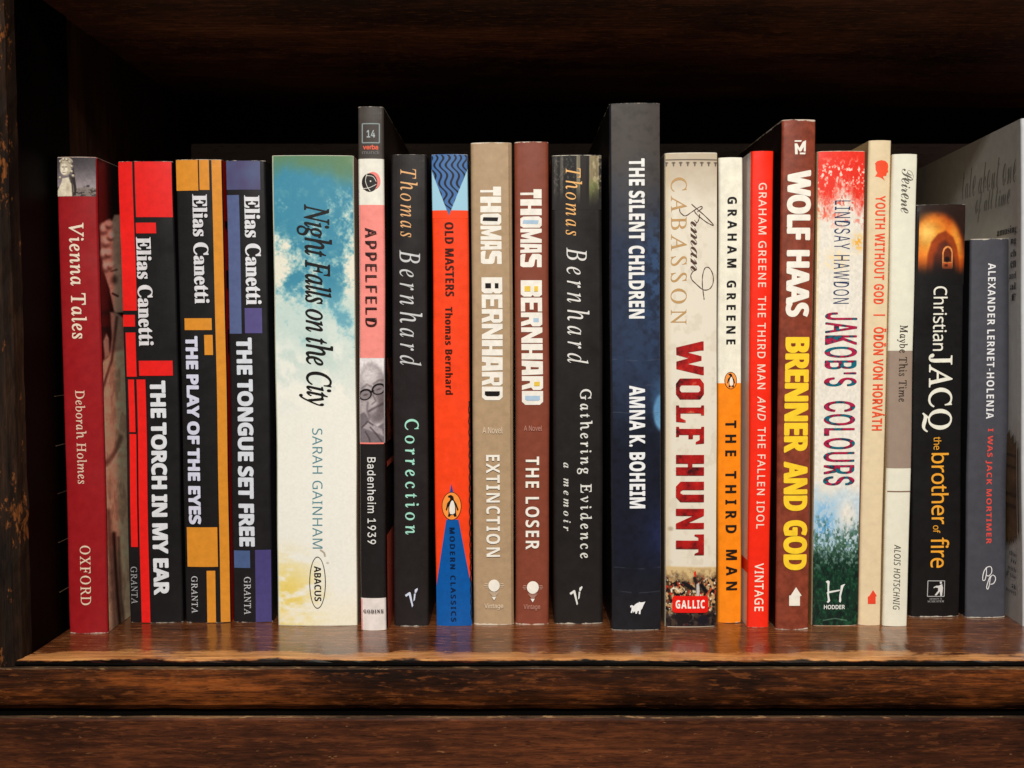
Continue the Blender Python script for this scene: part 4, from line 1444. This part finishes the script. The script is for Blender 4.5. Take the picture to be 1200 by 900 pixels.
# ---- 19 off-white slim book
B = Book('slim off-white book with a taupe band across its spine and thin grey lettering',
         (1047.5, 180.5), (1077, 180.5), (1035.3, 734), (1065, 734), (230, 226, 206), left=(200, 178, 140), right=(190, 184, 164), wear=.35, grain=.04,
         bands=((180.5, (230, 226, 206)), (411, (154, 134, 118)), (549, (230, 226, 206))))
B.rect('taupe_line', 1040, 575.4, 1070, 577, (132, 104, 88))
B.text('series_lettering', 'Peirene', 1057.2, 197.8, 1071.4, 250, (96, 92, 84), 'script', .9)
B.text('title_lettering', 'Maybe This Time', 1052, 381, 1065.2, 470.8, (66, 56, 48), 'ital', 1.12, .006, -.25)
B.text('author_lettering', 'ALOIS HOTSCHNIG', 1048, 638, 1055.8, 714.4, (92, 86, 76), 'sansit', 1.05)

# ---- 20 black book with an arch
B = Book('short black book with a glowing orange archway pictured at its top and gold lettering below',
         (1077.5, 240), (1132.8, 240), (1067.5, 723.5), (1130, 723.5), (21, 19, 19), wear=.45, r=.001)


def arch(X, Y):
    n = fbm(X / 7, Y / 7, 3, 5)
    p = Paint(X, Y, (38, 22, 18))
    p.put(p.ell(1098, 302, 34, 52, .12), (150, 56, 14))
    p.put(p.ell(1097, 303, 30, 48, .16), (206, 92, 22))
    p.put(p.ell(1090, 278, 17, 22, .8) * .9, (240, 168, 62))
    p.put(p.ell(1086, 273, 8, 10, .9) * .7, (250, 206, 112))
    p.put(p.ell(1121, 282, 5, 18, .7, -14) * .8, (240, 160, 56))
    p.put(1 - ss(Y, 243, 251), (40, 24, 19))
    p.put(p.poly([(1086, 330), (1087, 300), (1091, 284), (1099, 274), (1108, 270.5), (1117, 278), (1122, 290), (1125, 310), (1126, 332)], 1.6), (150, 60, 20))
    p.put(p.poly([(1092, 330), (1094, 302), (1100, 286), (1108, 281), (1115, 290), (1118, 305), (1119, 330)], 3), (92, 40, 26))
    p.put(ss(Y, 292, 318) * p.poly([(1094, 335), (1095, 296), (1119, 296), (1120, 335)], 2) * .8, (40, 22, 20))
    p.put(p.poly([(1104.3, 314), (1104.3, 296), (1105.4, 291.5), (1108, 288.8), (1110.6, 288), (1113.2, 288.8), (1115.6, 291.5), (1116.7, 296), (1116.7, 314)], .5), (232, 150, 80))
    p.put(p.poly([(1105.8, 307), (1105.8, 296), (1107.4, 291.9), (1110.6, 290), (1113.6, 291.9), (1115.2, 296), (1115.2, 307)], .4), (96, 40, 22))
    p.put(p.ell(1110, 304, 3, 3.2, .4), (28, 14, 14))
    p.put(p.poly([(1105, 308), (1116, 308), (1116, 315), (1105, 315)], .5), (214, 92, 40))
    p.put(p.ell(1109, 311, 2.2, 1.6, .5), (90, 34, 20))
    p.put(ss(Y + 16 * (n - .5), 300, 330) * (1 - .9 * p.line([(1126.5, 280), (1127.5, 318)], 6, 2.5)) * .96, (21, 19, 19))
    p.put(ss(Y, 308, 328), (21, 19, 19))
    p.C *= (.8 + .4 * n)[..., None]
    return p.C


B.art('spine_picture', 1077.6, 240.4, 1132.6, 334, arch, .4)
CRM, GLD = (236, 232, 216), (240, 166, 52)
B.text('author_lettering', 'Christian', 1094.5, 335.6, 1111.2, 411.2, CRM, 'noto', .98, .004)
B.text('author_lettering', 'JACQ', 1082.3, 414.6, 1117.5, 506.6, CRM, 'ital', 1.0, .008, -.27)
B.text('title_lettering', 'the', 1094.6, 512, 1103.6, 527.2, GLD, 'noto', .95)
B.text('title_lettering', 'brother', 1091.8, 531, 1112.2, 614.4, GLD, 'noto', .96, .004)
B.text('title_lettering', 'of', 1092.6, 615.6, 1101, 624.6, GLD, 'noto', .95)
B.text('title_lettering', 'fire', 1089.8, 630, 1111.6, 665.2, GLD, 'noto', .96, .004)
q = [(1086.8, 680.4), (1106.4, 680.4), (1106, 698.6), (1086.4, 698.6), (1086.8, 680.4)]
B.stroke('publisher_frame', [[q[i], q[i + 1]] for i in range(4)], .8, (186, 184, 182), False)
B.poly('publisher_mark', [Z(950, 660, 7.5, 1120, 195, 1150, 180, 1158, 215, 1150, 285, 1135, 285, 1130, 245, 1100, 282, 1085, 278, 1115, 240, 1115, 215, 1090, 210, 1078, 218, 1074, 208, 1100, 195),
                          Z(950, 660, 7.5, 1128, 160, 1145, 158, 1150, 176, 1132, 180)], (214, 212, 208))
B.text('publisher_lettering', 'SIMON &', 1088.8, 700.4, 1103.6, 702.4, (150, 148, 146), 'serifb', 1.0, 0, 0, True)
B.text('publisher_lettering', 'SCHUSTER', 1086.6, 703.3, 1105.8, 705.6, (150, 148, 146), 'serifb', 1.0, 0, 0, True)

# ---- 21 short slate book
B = Book('short slate grey book with white capitals then red capitals and a white looped monogram',
         (1138, 280), (1186.6, 280), (1132.5, 724.5), (1179.5, 724.5), (69, 69, 76), left=(30, 28, 30), wear=.6, rough=.5, r=.001)
B.text('author_lettering', 'ALEXANDER LERNET-HOLENIA', 1157.8, 308.4, 1166.8, 490.8, (232, 230, 230), 'sansb', 1.1)
B.text('title_lettering', 'I WAS JACK MORTIMER', 1156, 502.2, 1163.9, 637.4, (226, 78, 68), 'sansb', 1.1)
B.stroke('publisher_monogram', [Z(1040, 640, 7.5, *q) for q in (
    (872, 185, 850, 220, 838, 270, 840, 300, 858, 295, 870, 240, 872, 190, 905, 180, 918, 205, 912, 240, 888, 262, 872, 255),
    (905, 260, 885, 310, 872, 360, 882, 378, 895, 345, 905, 280, 925, 255, 948, 270, 950, 300, 930, 330, 905, 335))], .95, (232, 230, 230))

# ---- 22 large grey book, turned a little, its cover facing the row
B = Book('large grey book at the right end showing its printed cover with a jagged brown seal',
         (1199.5, 138), (1290, 138), (1199.5, 735), (1290, 735), (200, 202, 204), left=(216, 215, 212), wear=.35, depth=.150, yaw=-4.5, rough=.5, grain=.05)


def cover_text(txt, px, py, h, length, style, color, emb=0.0, space=1.0, name='cover_lettering'):
    """a line on the left cover that ends at the given photo point"""
    V, F = glyphs(txt, style, space, 0)
    lo, hi = V.min(0), V.max(0)
    ue, ve = B.uv(px, py, 'left')
    lift = B.next()
    T = (V - lo) / (hi - lo)
    U = ue + (1 - T[:, 0]) * length
    Vv = ve + T[:, 1] * h
    mesh(name, [B.at(a, c, lift, 'left') for a, c in zip(U, Vv)], F, B.root, [ink(color)])


GI = (146, 142, 136)
cover_text('tale about one', 1192, 212, .0135, .058, 'script', GI)
cover_text('of all time', 1184, 250, .0135, .036, 'script', GI)
cover_text('amusing', 1193, 274, .0042, .020, 'serifb', (50, 48, 48))
for k, (py, wtxt) in enumerate(((287, 'ng'), (300, 'ch'), (313, 'en'), (326, 'and'), (339, 'al'), (352, 'f'))):
    cover_text(wtxt, 1192.5, py, .003, .0035 + .0012 * len(wtxt), 'serifb', (50, 48, 48))
for py, wtxt in ((652, 'the'), (660, 'in'), (670, 'with'), (678, 'of the'), (690, 'a'), (697, 'novel')):
    cover_text(wtxt, 1193, py + 2, .002, .003 + .0014 * len(wtxt), 'serifb', (84, 86, 90))
uc, vc = B.uv(1186, 572, 'left')
R0 = .0265
star = []
for k in range(72):
    a = 2 * math.pi * k / 72
    rr_ = R0 * (1.0 if k % 2 else .86)
    star.append((.0175 + rr_ * math.cos(a), vc + rr_ * math.sin(a)))
# the seal sits on the cover between hinge and middle
lf = B.next()
star = [(max(u, .0012), v) for u, v in star]
mesh('jagged_seal', [B.at(u, v, lf, 'left') for u, v in star], [tuple(range(72))[::-1]], B.root,
     [mottled([(.35, (92, 70, 44)), (.65, (122, 96, 62))], 90)])
for k, dv in enumerate((.014, .009, -.003, -.008)):
    lf2 = B.next()
    o = [(.004, vc + dv), (.030, vc + dv), (.030, vc + dv + .0012), (.004, vc + dv + .0012)]
    mesh('seal_line', [B.at(u, v, lf2, 'left') for u, v in o[::-1]], [(0, 1, 2, 3)], B.root, [ink((78, 56, 34))])
lf = B.next()
mesh('hinge_crease', [B.at(u, v, lf, 'left') for u, v in ((.0021, .001), (.0021, B.H - .001), (.0026, B.H - .001), (.0026, .001))], [(0, 1, 2, 3)], B.root, [ink((206, 208, 210))])

for k, b in enumerate(Book.row):
    b.soften(k + 11)
